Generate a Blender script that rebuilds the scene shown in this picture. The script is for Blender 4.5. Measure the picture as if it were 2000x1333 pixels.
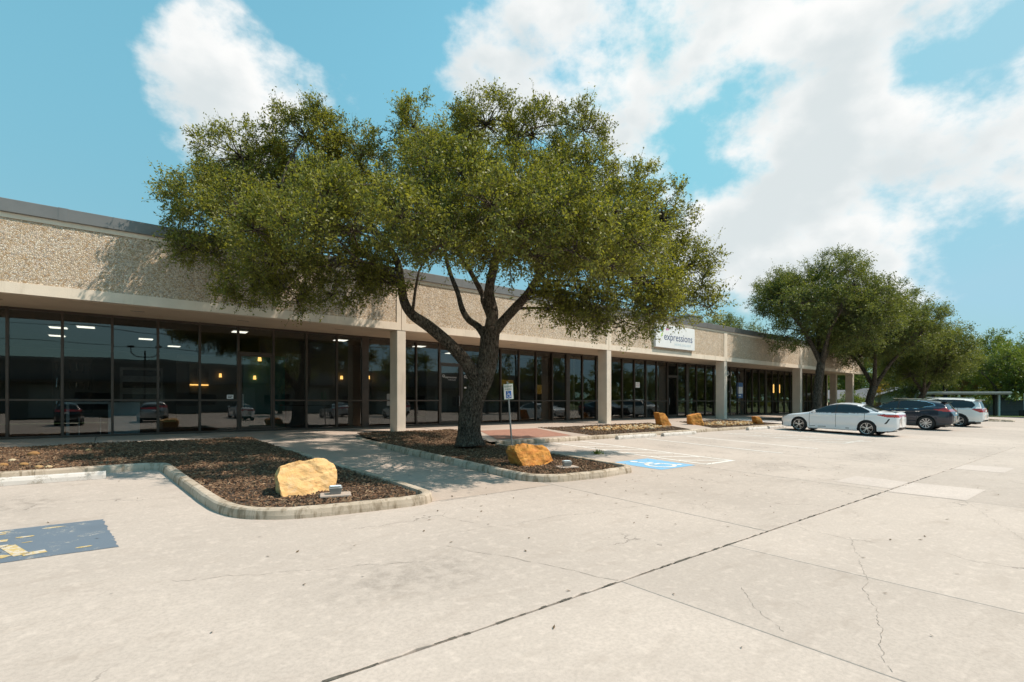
import bpy, bmesh, math, random
import numpy as np
from mathutils import Vector, Matrix, noise as mnoise

for _o in list(bpy.data.objects):
    bpy.data.objects.remove(_o)
SC = bpy.context.scene
COL = SC.collection
R = math.radians

# ------------------------------------------------------------------ camera
cam = bpy.data.cameras.new('camera')
cam.sensor_width = 36.0
cam.lens = 17.73
cam.shift_y = 0.05925
cam.clip_start = 0.1
cam.clip_end = 3000.0
cam_o = bpy.data.objects.new('camera', cam)
COL.objects.link(cam_o)
cam_o.location = (0.0, 0.0, 1.62)
cam_o.rotation_euler = (R(90), 0, R(-38.35))
SC.camera = cam_o

# ------------------------------------------------------------------ sun, sky, exposure
SUN = Vector((0.54, -0.42, 1.0)).normalized()          # direction towards the sun
sun = bpy.data.lights.new('sun', 'SUN')
sun.energy = 4.25
sun.angle = R(0.53)
sun.color = (1.0, 0.89, 0.77)
sun_o = bpy.data.objects.new('sun', sun)
COL.objects.link(sun_o)
sun_o.location = (30, -20, 60)
sun_o.rotation_euler = (-SUN).to_track_quat('-Z', 'Y').to_euler()

SC.view_settings.view_transform = 'Standard'
SC.view_settings.look = 'None'
SC.view_settings.gamma = 1.0
SC.view_settings.use_curve_mapping = False
SC.view_settings.exposure = 0.42
SC.render.engine = 'CYCLES'
SC.cycles.use_denoising = True
try:
    SC.cycles.denoiser = 'OPENIMAGEDENOISE'
    SC.cycles.denoising_input_passes = 'RGB_ALBEDO_NORMAL'
except Exception:
    pass
SC.cycles.max_bounces = 6
SC.cycles.diffuse_bounces = 3
SC.cycles.glossy_bounces = 3
SC.cycles.transparent_max_bounces = 16
SC.cycles.sample_clamp_indirect = 6.0
SC.cycles.caustics_reflective = False
SC.cycles.caustics_refractive = False


class Nodes:
    """small helper round a node tree"""
    def __init__(self, tree):
        self.t = tree
        tree.nodes.clear()

    def n(self, kind, props=None, **inp):
        nd = self.t.nodes.new(kind)
        for k, v in (props or {}).items():
            setattr(nd, k, v)
        for k, v in inp.items():
            key = int(k[1:]) if k[0] == 'i' and k[1:].isdigit() else k.replace('_', ' ')
            s = nd.inputs[key]
            if isinstance(v, bpy.types.NodeSocket):
                self.t.links.new(v, s)
            elif isinstance(v, bpy.types.Node):
                self.t.links.new(v.outputs[0], s)
            else:
                s.default_value = v
        return nd

    def math(self, op, a, b=0.0, clamp=False):
        return self.n('ShaderNodeMath', {'operation': op, 'use_clamp': clamp}, i0=a, i1=b).outputs[0]

    def vmath(self, op, a, b=(0, 0, 0)):
        nd = self.n('ShaderNodeVectorMath', {'operation': op}, i0=a, i1=b)
        return nd.outputs['Value'] if op in ('DOT_PRODUCT', 'LENGTH', 'DISTANCE') else nd.outputs[0]

    def mix(self, fac, a, b, blend='MIX'):
        nd = self.n('ShaderNodeMix', {'data_type': 'RGBA', 'blend_type': blend})
        for key, v in ((0, fac), (6, a), (7, b)):
            if isinstance(v, bpy.types.NodeSocket):
                self.t.links.new(v, nd.inputs[key])
            else:
                nd.inputs[key].default_value = v if key == 0 else (tuple(v) + (1,) if len(v) == 3 else v)
        return nd.outputs[2]

    def step(self, v, lo, hi, a=0.0, b=1.0):
        nd = self.n('ShaderNodeMapRange', {'interpolation_type': 'SMOOTHSTEP'}, Value=v)
        nd.inputs['From Min'].default_value = lo
        nd.inputs['From Max'].default_value = hi
        nd.inputs['To Min'].default_value = a
        nd.inputs['To Max'].default_value = b
        return nd.outputs[0]

    def noise(self, vec, scale, detail=4.0, rough=0.55, dist=0.0):
        nd = self.n('ShaderNodeTexNoise', Vector=vec, Scale=scale, Detail=detail, Roughness=rough, Distortion=dist)
        return nd.outputs[0]

    def scale(self, vec, s):
        return self.n('ShaderNodeMapping', Vector=vec, Scale=s).outputs[0]

    def pos(self):
        return self.n('ShaderNodeTexCoord').outputs['Object']

    def ramp(self, fac, stops):
        nd = self.n('ShaderNodeValToRGB', Fac=fac)
        cr = nd.color_ramp
        while len(cr.elements) < len(stops):
            cr.elements.new(0.5)
        for e, (p, c) in zip(cr.elements, stops):
            e.position = p
            e.color = tuple(c) + (1,)
        return nd.outputs[0]

    def bump(self, h, strength, dist):
        return self.n('ShaderNodeBump', Height=h, Strength=strength, Distance=dist).outputs[0]


world = bpy.data.worlds.new('World')
SC.world = world
world.use_nodes = True
world.cycles.sampling_method = 'MANUAL'
world.cycles.sample_map_resolution = 512
W = Nodes(world.node_tree)
sky = W.n('ShaderNodeTexSky', {'sky_type': 'NISHITA', 'sun_disc': False, 'sun_elevation': math.asin(SUN.z),
                              'sun_rotation': math.atan2(SUN.x, SUN.y), 'altitude': 200.0,
                              'air_density': 1.0, 'dust_density': 0.3, 'ozone_density': 1.0})
wdir = W.vmath('NORMALIZE', W.n('ShaderNodeTexCoord').outputs['Generated'])
elev = W.n('ShaderNodeSeparateXYZ', Vector=wdir).outputs[2]
skyc = W.mix(1.0, sky.outputs[0], W.mix(W.step(elev, 0.0, 0.62), (0.43, 0.485, 0.44), (0.98, 1.52, 1.12)), 'MULTIPLY')
skyc = W.mix(1.0, skyc, (1.9, 3.25, 3.95), 'DARKEN')
# cumulus: noise over the sky dome, denser where a cloud bank stands
CLOUD_SEED = (-13.8, -17.3, -3.9)
CLOUDS = [#  direction (x, y, z)          size    weight
    (0.794, 0.294, 0.532, 0.62, 0.66),
    (0.883, 0.154, 0.444, 0.36, 0.56),
    (0.870, 0.267, 0.414, 0.25, 0.50),
    (0.585, 0.615, 0.528, 0.24, 0.50),
    (0.467, 0.685, 0.559, 0.14, 0.35),
    (0.699, 0.514, 0.497, 0.22, 0.45),
    (0.834, 0.427, 0.350, 0.27, 0.50),
    (0.910, 0.279, 0.306, 0.21, 0.50),
    (0.957, 0.112, 0.266, 0.09, 0.45),
    (0.077, 0.890, 0.450, 0.15, 0.36),
    (0.083, 0.858, 0.507, 0.10, 0.40),
    (0.232, 0.835, 0.499, 0.17, 0.72),
    (0.156, 0.879, 0.451, 0.15, 0.50),
    (0.035, 0.914, 0.405, 0.10, 0.36),
    (0.119, 0.815, 0.567, 0.09, 0.36),
    (-0.056, 0.932, 0.358, 0.08, 0.38),
    (0.950, 0.257, 0.177, 0.13, 0.36),
    (0.312, 0.754, 0.578, 0.22, -0.20),
    (0.953, 0.189, 0.236, 0.20, -0.20),
    (-0.065, 0.908, 0.413, 0.16, -0.35),
]
cdir = W.n('ShaderNodeMapping', Vector=wdir, Scale=(1.0, 1.0, 1.45), Location=CLOUD_SEED).outputs[0]
n_big = W.noise(cdir, 4.6, 7.0, 0.58)
n_up = W.noise(W.vmath('ADD', cdir, (0.035, -0.02, 0.075)), 4.6, 3.0, 0.55)
bank = 0.0
for (dx, dy, dz, size, wt) in CLOUDS:
    dst = W.vmath('DISTANCE', wdir, (dx, dy, dz))
    nd = W.n('ShaderNodeMapRange', {'interpolation_type': 'LINEAR'}, Value=dst)
    for k_, v_ in (('From Min', size * 0.1), ('From Max', size), ('To Min', wt), ('To Max', 0.0)):
        nd.inputs[k_].default_value = v_
    bank = W.math('ADD', bank, nd.outputs[0])
bank = W.math('MINIMUM', bank, 0.60)
dens = W.math('MULTIPLY_ADD', n_big, 2.1)
dens.node.inputs[2].default_value = -1.44
dens = W.math('ADD', dens, bank)
cover = W.step(dens, -0.02, 0.33, 0.0, 0.96)
grey = W.math('SUBTRACT', W.math('ADD', W.math('MULTIPLY', n_up, 1.5), W.math('MULTIPLY', dens, 0.6)), 0.62)
thick = W.step(grey, 0.12, 0.62)
cloudc = W.mix(thick, (5.15, 5.1, 5.0), (3.7, 3.95, 4.0))
skyc = W.mix(cover, skyc, cloudc)
bg = W.n('ShaderNodeBackground', Color=skyc, Strength=0.15)
W.n('ShaderNodeOutputWorld', Surface=bg)


# ------------------------------------------------------------------ materials
def new_mat(name):
    m = bpy.data.materials.new(name)
    m.use_nodes = True
    return m, Nodes(m.node_tree)


def finish(N, **inp):
    b = N.n('ShaderNodeBsdfPrincipled')
    for k, v in inp.items():
        s = b.inputs[k.replace('_', ' ')]
        if isinstance(v, bpy.types.NodeSocket):
            N.t.links.new(v, s)
        else:
            s.default_value = (tuple(v) + (1,)) if isinstance(v, tuple) and len(v) == 3 else v
    N.n('ShaderNodeOutputMaterial', Surface=b)
    return b


def plain(name, col, rough=0.5, var=0.12, vscale=6.0, metal=0.0, bump=0.0, bscale=60.0, spec=0.5, **kw):
    """base colour with a little mottling and relief"""
    m, N = new_mat(name)
    p = N.pos()
    n = N.noise(p, vscale, 5.0, 0.6)
    lo = tuple(c * (1 - var) for c in col)
    hi = tuple(min(1.0, c * (1 + var)) for c in col)
    c = N.mix(N.step(n, 0.3, 0.7), lo, hi)
    inp = dict(Base_Color=c, Roughness=rough, Metallic=metal, Specular_IOR_Level=spec)
    if bump:
        inp['Normal'] = N.bump(N.noise(p, bscale, 4.0, 0.6), 1.0, bump)
    inp.update(kw)
    finish(N, **inp)
    return m


def lot_concrete(name, base, per_slab=0.08, stain=1.0):
    m, N = new_mat(name)
    p = N.pos()
    big = N.noise(p, 0.35, 4.0, 0.6)
    mid = N.noise(N.scale(p, (0.8, 2.2, 1.0)), 1.7, 6.0, 0.65, 0.4)
    fine = N.noise(p, 34.0, 5.0, 0.7)
    grit = N.noise(p, 210.0, 2.0, 0.6)
    c = N.mix(N.step(big, 0.3, 0.72), tuple(b * 0.90 for b in base), tuple(min(1, b * 1.07) for b in base))
    c = N.mix(N.step(mid, 0.50, 0.80, 0.0, 0.62 * stain), c, tuple(b * s for b, s in zip(base, (0.70, 0.67, 0.64))))
    c = N.mix(N.step(fine, 0.38, 0.68, 0.0, 0.62), c, tuple(b * 0.76 for b in base))
    c = N.mix(N.step(N.noise(p, 9.0, 5.0, 0.65), 0.50, 0.70, 0.0, 0.45), c, tuple(min(1, b * 1.22) for b in base))
    c = N.mix(N.step(grit, 0.56, 0.70, 0.0, 0.5), c, tuple(b * 0.60 for b in base))
    # oil drips and old gum: small dark blots with their own shape
    v = N.n('ShaderNodeTexVoronoi', {'feature': 'F1'}, Vector=N.vmath('ADD', p, (3.1, 1.7, 0)), Scale=1.15)
    blot = N.math('ADD', v.outputs['Distance'], N.math('MULTIPLY', N.noise(p, 22.0, 2.0), 0.10))
    c = N.mix(N.step(blot, 0.075, 0.10, 0.42 * stain, 0.0), c, tuple(b * 0.42 for b in base))
    # hairline crazing
    wob = N.vmath('ADD', p, N.n('ShaderNodeTexNoise', Vector=p, Scale=1.6, Detail=5.0).outputs[1])
    ve = N.n('ShaderNodeTexVoronoi', {'feature': 'DISTANCE_TO_EDGE'}, Vector=wob, Scale=0.42)
    msk = N.step(N.noise(p, 0.5, 2.0), 0.52, 0.60)
    hair = N.math('MULTIPLY', N.step(ve.outputs['Distance'], 0.0015, 0.005, 0.55, 0.0), msk)
    c = N.mix(hair, c, (0.10, 0.09, 0.08))
    rnd = N.n('ShaderNodeObjectInfo').outputs['Random']
    c = N.mix(1.0, c, N.ramp(rnd, [(0, (1 - per_slab,) * 3), (1, (1 + per_slab * 0.6,) * 3)]), 'MULTIPLY')
    h = N.math('ADD', N.math('MULTIPLY', fine, 0.6), N.math('MULTIPLY', grit, 0.5))
    finish(N, Base_Color=c, Roughness=0.9, Specular_IOR_Level=0.25, Normal=N.bump(h, 0.55, 0.006))
    return m


def kerb_concrete():
    m, N = new_mat('kerb_concrete')
    p = N.pos()
    c = N.mix(N.step(N.noise(p, 1.3, 5.0, 0.6), 0.3, 0.7), (0.42, 0.345, 0.265), (0.56, 0.475, 0.385))
    # grime streaks on the face
    g = N.noise(N.scale(p, (5.0, 5.0, 1.2)), 1.6, 5.0, 0.65, 0.5)
    c = N.mix(N.step(g, 0.46, 0.66, 0.0, 0.75), c, (0.17, 0.125, 0.075))
    f = N.noise(p, 60.0, 4.0, 0.7)
    c = N.mix(N.step(f, 0.5, 0.75, 0.0, 0.3), c, (0.2, 0.18, 0.15))
    finish(N, Base_Color=c, Roughness=0.92, Specular_IOR_Level=0.2, Normal=N.bump(f, 0.7, 0.008))
    return m


def pebble_dash():
    """exposed river-pebble aggregate set in mortar"""
    m, N = new_mat('pebble_aggregate')
    p = N.pos()
    v = N.n('ShaderNodeTexVoronoi', {'feature': 'F1'}, Vector=p, Scale=31.0, Randomness=1.0)
    e = N.n('ShaderNodeTexVoronoi', {'feature': 'DISTANCE_TO_EDGE'}, Vector=p, Scale=31.0, Randomness=1.0)
    cr = N.n('ShaderNodeSeparateColor', Color=v.outputs['Color'])
    c = N.ramp(cr.outputs[0], [(0.0, (0.45, 0.28, 0.15)), (0.25, (0.68, 0.52, 0.35)), (0.5, (0.74, 0.62, 0.52)),
                               (0.75, (0.84, 0.71, 0.54)), (1.0, (0.88, 0.81, 0.71))])
    c = N.mix(N.step(cr.outputs[1], 0.80, 0.95, 0.0, 0.7), c, (0.33, 0.31, 0.30))
    c = N.mix(N.step(N.noise(p, 1.2, 4.0), 0.35, 0.7, 0.0, 0.28), c, (0.54, 0.40, 0.25))
    c = N.mix(N.step(e.outputs['Distance'], 0.03, 0.13, 0.75, 0.0), c, (0.36, 0.265, 0.18))
    st = N.noise(N.scale(p, (2.6, 2.6, 0.16)), 1.0, 5.0, 0.6)
    c = N.mix(N.step(st, 0.50, 0.74, 0.0, 0.36), c, (0.33, 0.25, 0.18))
    h = N.step(e.outputs['Distance'], 0.0, 0.30)
    h = N.math('ADD', h, N.math('MULTIPLY', cr.outputs[2], 0.7))
    finish(N, Base_Color=c, Roughness=0.8, Specular_IOR_Level=0.3, Normal=N.bump(h, 0.7, 0.016))
    return m


def streaked(name, col, amount=0.35):
    m, N = new_mat(name)
    p = N.pos()
    c = N.mix(N.step(N.noise(p, 1.4, 5.0, 0.6), 0.3, 0.7), tuple(x * 0.93 for x in col), tuple(min(1, x * 1.05) for x in col))
    st = N.noise(N.scale(p, (7.0, 7.0, 0.55)), 1.0, 5.0, 0.65)
    c = N.mix(N.step(st, 0.52, 0.76, 0.0, amount), c, tuple(x * y for x, y in zip(col, (0.55, 0.50, 0.42))))
    f = N.noise(p, 45.0, 4.0, 0.65)
    c = N.mix(N.step(f, 0.55, 0.78, 0.0, 0.22), c, tuple(x * 0.7 for x in col))
    finish(N, Base_Color=c, Roughness=0.85, Specular_IOR_Level=0.25, Normal=N.bump(f, 0.6, 0.005))
    return m


def tinted_glass(name, tint, f0=0.05):
    m, N = new_mat(name)
    geo = N.n('ShaderNodeNewGeometry')
    d = N.math('ABSOLUTE', N.vmath('DOT_PRODUCT', geo.outputs['Incoming'], geo.outputs['Normal']))
    k = N.math('POWER', N.math('SUBTRACT', 1.0, d, True), 5.0)
    fr = N.math('MULTIPLY_ADD', k, 1.0 - f0)
    fr.node.inputs[2].default_value = f0
    # float glass is never quite flat: long soft waves bend the mirror image
    wav = N.noise(N.scale(N.pos(), (0.55, 1.0, 1.6)), 0.9, 1.5, 0.4)
    nrm = N.bump(wav, 0.25, 0.006)
    gl = N.n('ShaderNodeBsdfGlossy', Color=(1.0, 0.96, 0.93, 1), Roughness=0.0, Normal=nrm)
    tr = N.n('ShaderNodeBsdfTransparent', Color=tuple(tint) + (1,))
    mx = N.n('ShaderNodeMixShader', i0=fr, i1=tr, i2=gl)
    N.n('ShaderNodeOutputMaterial', Surface=mx)
    return m


def emitter(name, col, strength):
    m, N = new_mat(name)
    e = N.n('ShaderNodeEmission', Color=tuple(col) + (1,), Strength=strength)
    N.n('ShaderNodeOutputMaterial', Surface=e)
    return m


def leaf_mat(name, dark, light, gloss=0.5):
    m, N = new_mat(name)
    t = N.n('ShaderNodeAttribute', {'attribute_name': 'tint'}).outputs['Fac']
    p = N.pos()
    patch = N.noise(p, 0.55, 3.0, 0.5)
    c = N.mix(t, dark, light)
    c = N.mix(N.step(patch, 0.40, 0.68, 0.0, 0.5), c, tuple(l * s for l, s in zip(light, (1.06, 1.02, 0.75))))
    b = N.n('ShaderNodeBsdfPrincipled')
    N.t.links.new(c, b.inputs['Base Color'])
    b.inputs['Roughness'].default_value = gloss
    b.inputs['Specular IOR Level'].default_value = 0.4
    tl = N.n('ShaderNodeBsdfTranslucent', Color=N.mix(1.0, c, (1.35, 1.3, 0.5), 'MULTIPLY'))
    mx = N.n('ShaderNodeMixShader', i0=0.42, i1=b, i2=tl)
    N.n('ShaderNodeOutputMaterial', Surface=mx)
    return m


def bark_mat(name, dark, light):
    m, N = new_mat(name)
    p = N.pos()
    n = N.noise(N.scale(p, (1.0, 1.0, 0.35)), 30.0, 6.0, 0.7, 0.6)
    g = N.noise(p, 3.0, 4.0)
    c = N.mix(N.step(n, 0.38, 0.66), dark, light)
    c = N.mix(N.step(g, 0.5, 0.75, 0.0, 0.5), c, tuple(x * 1.3 for x in light))
    v = N.n('ShaderNodeTexVoronoi', {'feature': 'DISTANCE_TO_EDGE'}, Vector=N.scale(p, (1.0, 1.0, 0.4)), Scale=26.0)
    h = N.math('ADD', n, N.step(v.outputs['Distance'], 0.0, 0.2))
    finish(N, Base_Color=c, Roughness=0.95, Specular_IOR_Level=0.15, Normal=N.bump(h, 1.0, 0.035))
    return m


def chip_mat(name, stops):
    m, N = new_mat(name)
    t = N.n('ShaderNodeAttribute', {'attribute_name': 'tint'}).outputs['Fac']
    finish(N, Base_Color=N.ramp(t, stops), Roughness=0.9, Specular_IOR_Level=0.2)
    return m


def rock_mat(name, a, b, c3):
    m, N = new_mat(name)
    p = N.pos()
    lay = N.noise(N.scale(p, (1.0, 1.0, 2.4)), 2.6, 6.0, 0.62, 0.8)
    c = N.mix(N.step(lay, 0.35, 0.68), a, b)
    c = N.mix(N.step(N.noise(p, 7.0, 5.0, 0.65), 0.52, 0.74, 0.0, 0.5), c, c3)
    f = N.noise(p, 42.0, 5.0, 0.7)
    c = N.mix(N.step(f, 0.52, 0.78, 0.0, 0.35), c, tuple(x * 0.45 for x in a))
    h = N.math('ADD', N.math('MULTIPLY', lay, 1.4), N.math('MULTIPLY', f, 0.5))
    finish(N, Base_Color=c, Roughness=0.88, Specular_IOR_Level=0.25, Normal=N.bump(h, 0.7, 0.02))
    return m


def worn_paint(name, col, wear, under=(0.43, 0.395, 0.335), scale=9.0):
    """road paint, scuffed through to the concrete"""
    m, N = new_mat(name)
    p = N.pos()
    n = N.noise(p, scale, 6.0, 0.7, 0.3)
    f = N.noise(p, 70.0, 4.0, 0.7)
    k = N.math('ADD', N.math('MULTIPLY', n, 0.75), N.math('MULTIPLY', f, 0.35))
    c = N.mix(N.step(k, wear, wear + 0.12), col, under)
    c = N.mix(N.step(N.noise(p, 2.0, 4.0), 0.4, 0.75, 0.0, 0.22), c, tuple(x * 0.6 for x in col))
    finish(N, Base_Color=c, Roughness=0.8, Specular_IOR_Level=0.3, Normal=N.bump(f, 0.4, 0.004))
    return m


def oil_stain():
    m, N = new_mat('oil_stain')
    tc = N.n('ShaderNodeTexCoord')
    d = N.vmath('LENGTH', N.vmath('SUBTRACT', tc.outputs['Generated'], (0.5, 0.5, 0.0)))
    d.node.inputs[0].links[0].from_node.inputs[1].default_value = (0.5, 0.5, 0.0)
    flat = N.n('ShaderNodeVectorMath', {'operation': 'MULTIPLY'}, i0=N.vmath('SUBTRACT', tc.outputs['Generated'], (0.5, 0.5, 0.0)), i1=(1, 1, 0)).outputs[0]
    r = N.vmath('LENGTH', flat)
    n = N.noise(tc.outputs['Object'], 6.0, 5.0, 0.65)
    a = N.math('MULTIPLY', N.step(r, 0.10, 0.5, 1.0, 0.0), N.step(n, 0.36, 0.70, 0.0, 0.17))
    b = N.n('ShaderNodeBsdfPrincipled')
    b.inputs['Base Color'].default_value = (0.10, 0.085, 0.07, 1)
    b.inputs['Roughness'].default_value = 0.7
    t = N.n('ShaderNodeBsdfTransparent')
    mx = N.n('ShaderNodeMixShader', i0=a, i1=t, i2=b)
    N.n('ShaderNodeOutputMaterial', Surface=mx)
    return m


def car_paint(name, col, flake=0.0):
    m, N = new_mat(name)
    finish(N, Base_Color=col, Roughness=0.32, Metallic=flake, Specular_IOR_Level=0.5, Coat_Weight=0.9, Coat_Roughness=0.04)
    return m


LOT_BASE = (0.485, 0.415, 0.363)
M = {}
M['lot'] = lot_concrete('lot_concrete', LOT_BASE)
M['oil'] = oil_stain()
M['lot_new'] = lot_concrete('lot_concrete_patch', (0.555, 0.48, 0.43), 0.02, 0.6)
M['walk'] = lot_concrete('walk_concrete', (0.455, 0.372, 0.312), 0.05, 0.8)
M['joint'] = plain('joint_dirt', (0.085, 0.075, 0.06), 0.95, 0.4, 20.0)
M['kerb'] = kerb_concrete()
M['crack'] = plain('crack_dark', (0.20, 0.175, 0.15), 0.95, 0.3, 30.0)
M['precast'] = streaked('precast_concrete', (0.78, 0.665, 0.54))
M['soffit'] = plain('soffit_stucco', (0.68, 0.565, 0.435), 0.9, 0.05, 1.2, bump=0.003, bscale=80.0, spec=0.2)
M['column'] = streaked('column_paint', (0.70, 0.61, 0.51), 0.25)
M['pebble'] = pebble_dash()
M['coping'] = plain('coping_metal', (0.20, 0.195, 0.19), 0.45, 0.08, 1.2, metal=0.35)
M['bronze'] = plain('bronze_aluminium', (0.075, 0.058, 0.047), 0.40, 0.15, 3.0, metal=0.4)
M['glass'] = tinted_glass('tinted_glass', (0.66, 0.68, 0.68), 0.072)
M['roof'] = plain('roof_gravel', (0.30, 0.28, 0.25), 0.95, 0.2, 4.0)
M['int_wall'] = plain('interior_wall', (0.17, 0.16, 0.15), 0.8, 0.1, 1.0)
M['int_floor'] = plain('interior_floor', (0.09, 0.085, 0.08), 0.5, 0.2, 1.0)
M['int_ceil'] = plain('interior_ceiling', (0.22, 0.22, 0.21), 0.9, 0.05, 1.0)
M['teal'] = plain('teal_wall', (0.07, 0.22, 0.20), 0.7, 0.1, 1.0)
M['pale_blue'] = plain('pale_blue_board', (0.72, 0.84, 0.90), 0.6, 0.06, 2.0)
M['black'] = plain('black_plastic', (0.012, 0.012, 0.013), 0.5, 0.2, 6.0)
M['dark'] = plain('dark_rubber', (0.022, 0.022, 0.022), 0.85, 0.25, 12.0)
M['white'] = plain('white_panel', (0.80, 0.80, 0.79), 0.45, 0.03, 3.0)
M['tube'] = emitter('ceiling_lamp_glow', (1.0, 0.93, 0.78), 2.4)
M['amber'] = emitter('amber_lamp_glow', (1.0, 0.52, 0.14), 3.0)
M['bark'] = bark_mat('oak_bark', (0.034, 0.026, 0.020), (0.25, 0.205, 0.16))
M['leaf'] = leaf_mat('oak_leaf', (0.070, 0.088, 0.020), (0.295, 0.302, 0.072))
M['leaf_far'] = leaf_mat('far_oak_leaf', (0.058, 0.080, 0.027), (0.19, 0.22, 0.068), 0.5)
M['leaf_bright'] = leaf_mat('bright_leaf', (0.070, 0.105, 0.026), (0.18, 0.24, 0.062), 0.5)
M['leaf_yellow'] = leaf_mat('yellow_leaf', (0.28, 0.19, 0.02), (0.50, 0.36, 0.05), 0.5)
M['leaf_rust'] = leaf_mat('rusty_leaf', (0.16, 0.085, 0.03), (0.27, 0.16, 0.06), 0.6)
M['mulch'] = plain('mulch_soil', (0.060, 0.042, 0.030), 0.95, 0.5, 25.0, bump=0.03, bscale=40.0)
M['chip'] = chip_mat('bark_chip', [(0, (0.065, 0.034, 0.021)), (0.4, (0.18, 0.104, 0.062)), (0.7, (0.25, 0.165, 0.10)), (1, (0.40, 0.29, 0.19))])
M['pebbles'] = chip_mat('river_pebble', [(0, (0.20, 0.10, 0.045)), (0.4, (0.36, 0.20, 0.08)), (0.75, (0.46, 0.33, 0.17)), (1, (0.55, 0.48, 0.36))])
M['rock_gold'] = rock_mat('golden_sandstone', (0.68, 0.39, 0.155), (0.76, 0.50, 0.24), (0.72, 0.55, 0.36))
M['rock_rust'] = rock_mat('rusty_sandstone', (0.50, 0.19, 0.045), (0.62, 0.30, 0.07), (0.56, 0.34, 0.14))
M['stripe'] = worn_paint('stripe_paint', (0.76, 0.74, 0.70), 0.57)
M['stripe_old'] = worn_paint('old_stripe_paint', (0.70, 0.69, 0.66), 0.50)
M['blue'] = worn_paint('blue_stall_paint', (0.19, 0.43, 0.66), 0.57)
M['blue_old'] = worn_paint('old_blue_stall_paint', (0.135, 0.17, 0.21), 0.60, scale=5.0)
M['yellow_old'] = worn_paint('old_yellow_paint', (0.50, 0.36, 0.13), 0.50, (0.55, 0.50, 0.44), 16.0)
M['stop'] = worn_paint('wheel_stop_paint', (0.60, 0.56, 0.52), 0.54, (0.34, 0.30, 0.25), 5.0)
M['brick'] = None
M['steel'] = plain('galvanised_steel', (0.36, 0.37, 0.37), 0.45, 0.15, 20.0, metal=0.7)
M['car_white'] = car_paint('white_car_paint', (0.78, 0.79, 0.81))
M['car_navy'] = car_paint('navy_car_paint', (0.012, 0.018, 0.035), 0.3)
M['car_pearl'] = car_paint('pearl_car_paint', (0.74, 0.75, 0.74))
M['car_silver'] = car_paint('silver_car_paint', (0.45, 0.46, 0.47), 0.6)
M['car_black'] = car_paint('black_car_paint', (0.015, 0.015, 0.017), 0.2)
M['car_glass'] = plain('car_glass', (0.010, 0.016, 0.020), 0.04, 0.05, 1.0, spec=0.7)
M['tyre'] = plain('tyre_rubber', (0.018, 0.018, 0.018), 0.85, 0.2, 20.0)
M['rim'] = plain('alloy_rim', (0.62, 0.63, 0.64), 0.28, 0.05, 8.0, metal=0.85)
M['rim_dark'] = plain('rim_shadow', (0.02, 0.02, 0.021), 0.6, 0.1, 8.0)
M['red_lens'] = plain('red_lens', (0.42, 0.018, 0.018), 0.15, 0.1, 10.0, Coat_Weight=1.0)
M['lamp_lens'] = plain('lamp_lens', (0.30, 0.27, 0.24), 0.12, 0.2, 10.0, Coat_Weight=1.0)
M['cladding'] = plain('grey_cladding', (0.05, 0.05, 0.053), 0.7, 0.1, 10.0)
M['chrome'] = plain('chrome', (0.7, 0.7, 0.71), 0.15, 0.02, 4.0, metal=1.0)
M['asphalt'] = plain('asphalt', (0.055, 0.055, 0.057), 0.9, 0.2, 3.0, bump=0.004, bscale=120.0)
M['grass'] = plain('grass', (0.085, 0.12, 0.030), 0.95, 0.35, 2.5, bump=0.03, bscale=30.0)
M['fence'] = plain('weathered_fence', (0.105, 0.10, 0.098), 0.9, 0.3, 4.0)
M['shingle'] = plain('roof_shingle', (0.11, 0.115, 0.125), 0.9, 0.2, 8.0)
M['siding'] = plain('grey_siding', (0.27, 0.29, 0.26), 0.8, 0.05, 2.0)
M['house_brick'] = plain('house_brick', (0.22, 0.11, 0.07), 0.9, 0.3, 10.0)
M['wood_dark'] = plain('dark_pole_wood', (0.03, 0.027, 0.025), 0.9, 0.3, 5.0)
M['warehouse'] = plain('warehouse_wall', (0.16, 0.15, 0.14), 0.9, 0.1, 0.5)
# ------------------------------------------------------------------ mesh helpers
def put(name, me, m=None, parent=None, label=None, cat=None, group=None, kind=None, loc=None):
    o = bpy.data.objects.new(name, me)
    COL.objects.link(o)
    if m is not None and me is not None:
        me.materials.append(M[m] if isinstance(m, str) else m)
    if loc is not None:
        o.location = loc
    if parent is not None:
        o.parent = parent
        if loc is None and parent.location.length > 0 and me is not None:
            o.matrix_parent_inverse = Matrix.Translation(-parent.location)
    if label: o['label'] = label
    if cat: o['category'] = cat
    if group: o['group'] = group
    if kind: o['kind'] = kind
    return o


def root(name, loc, label=None, cat=None, group=None, kind=None):
    o = put(name, None, None, None, label, cat, group, kind, loc)
    o.empty_display_size = 0.2
    return o


def mesh(name, verts, faces, smooth=False):
    me = bpy.data.meshes.new(name)
    me.from_pydata([tuple(v) for v in verts], [], faces)
    me.update()
    if smooth:
        me.polygons.foreach_set('use_smooth', [True] * len(me.polygons))
    return me


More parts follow.
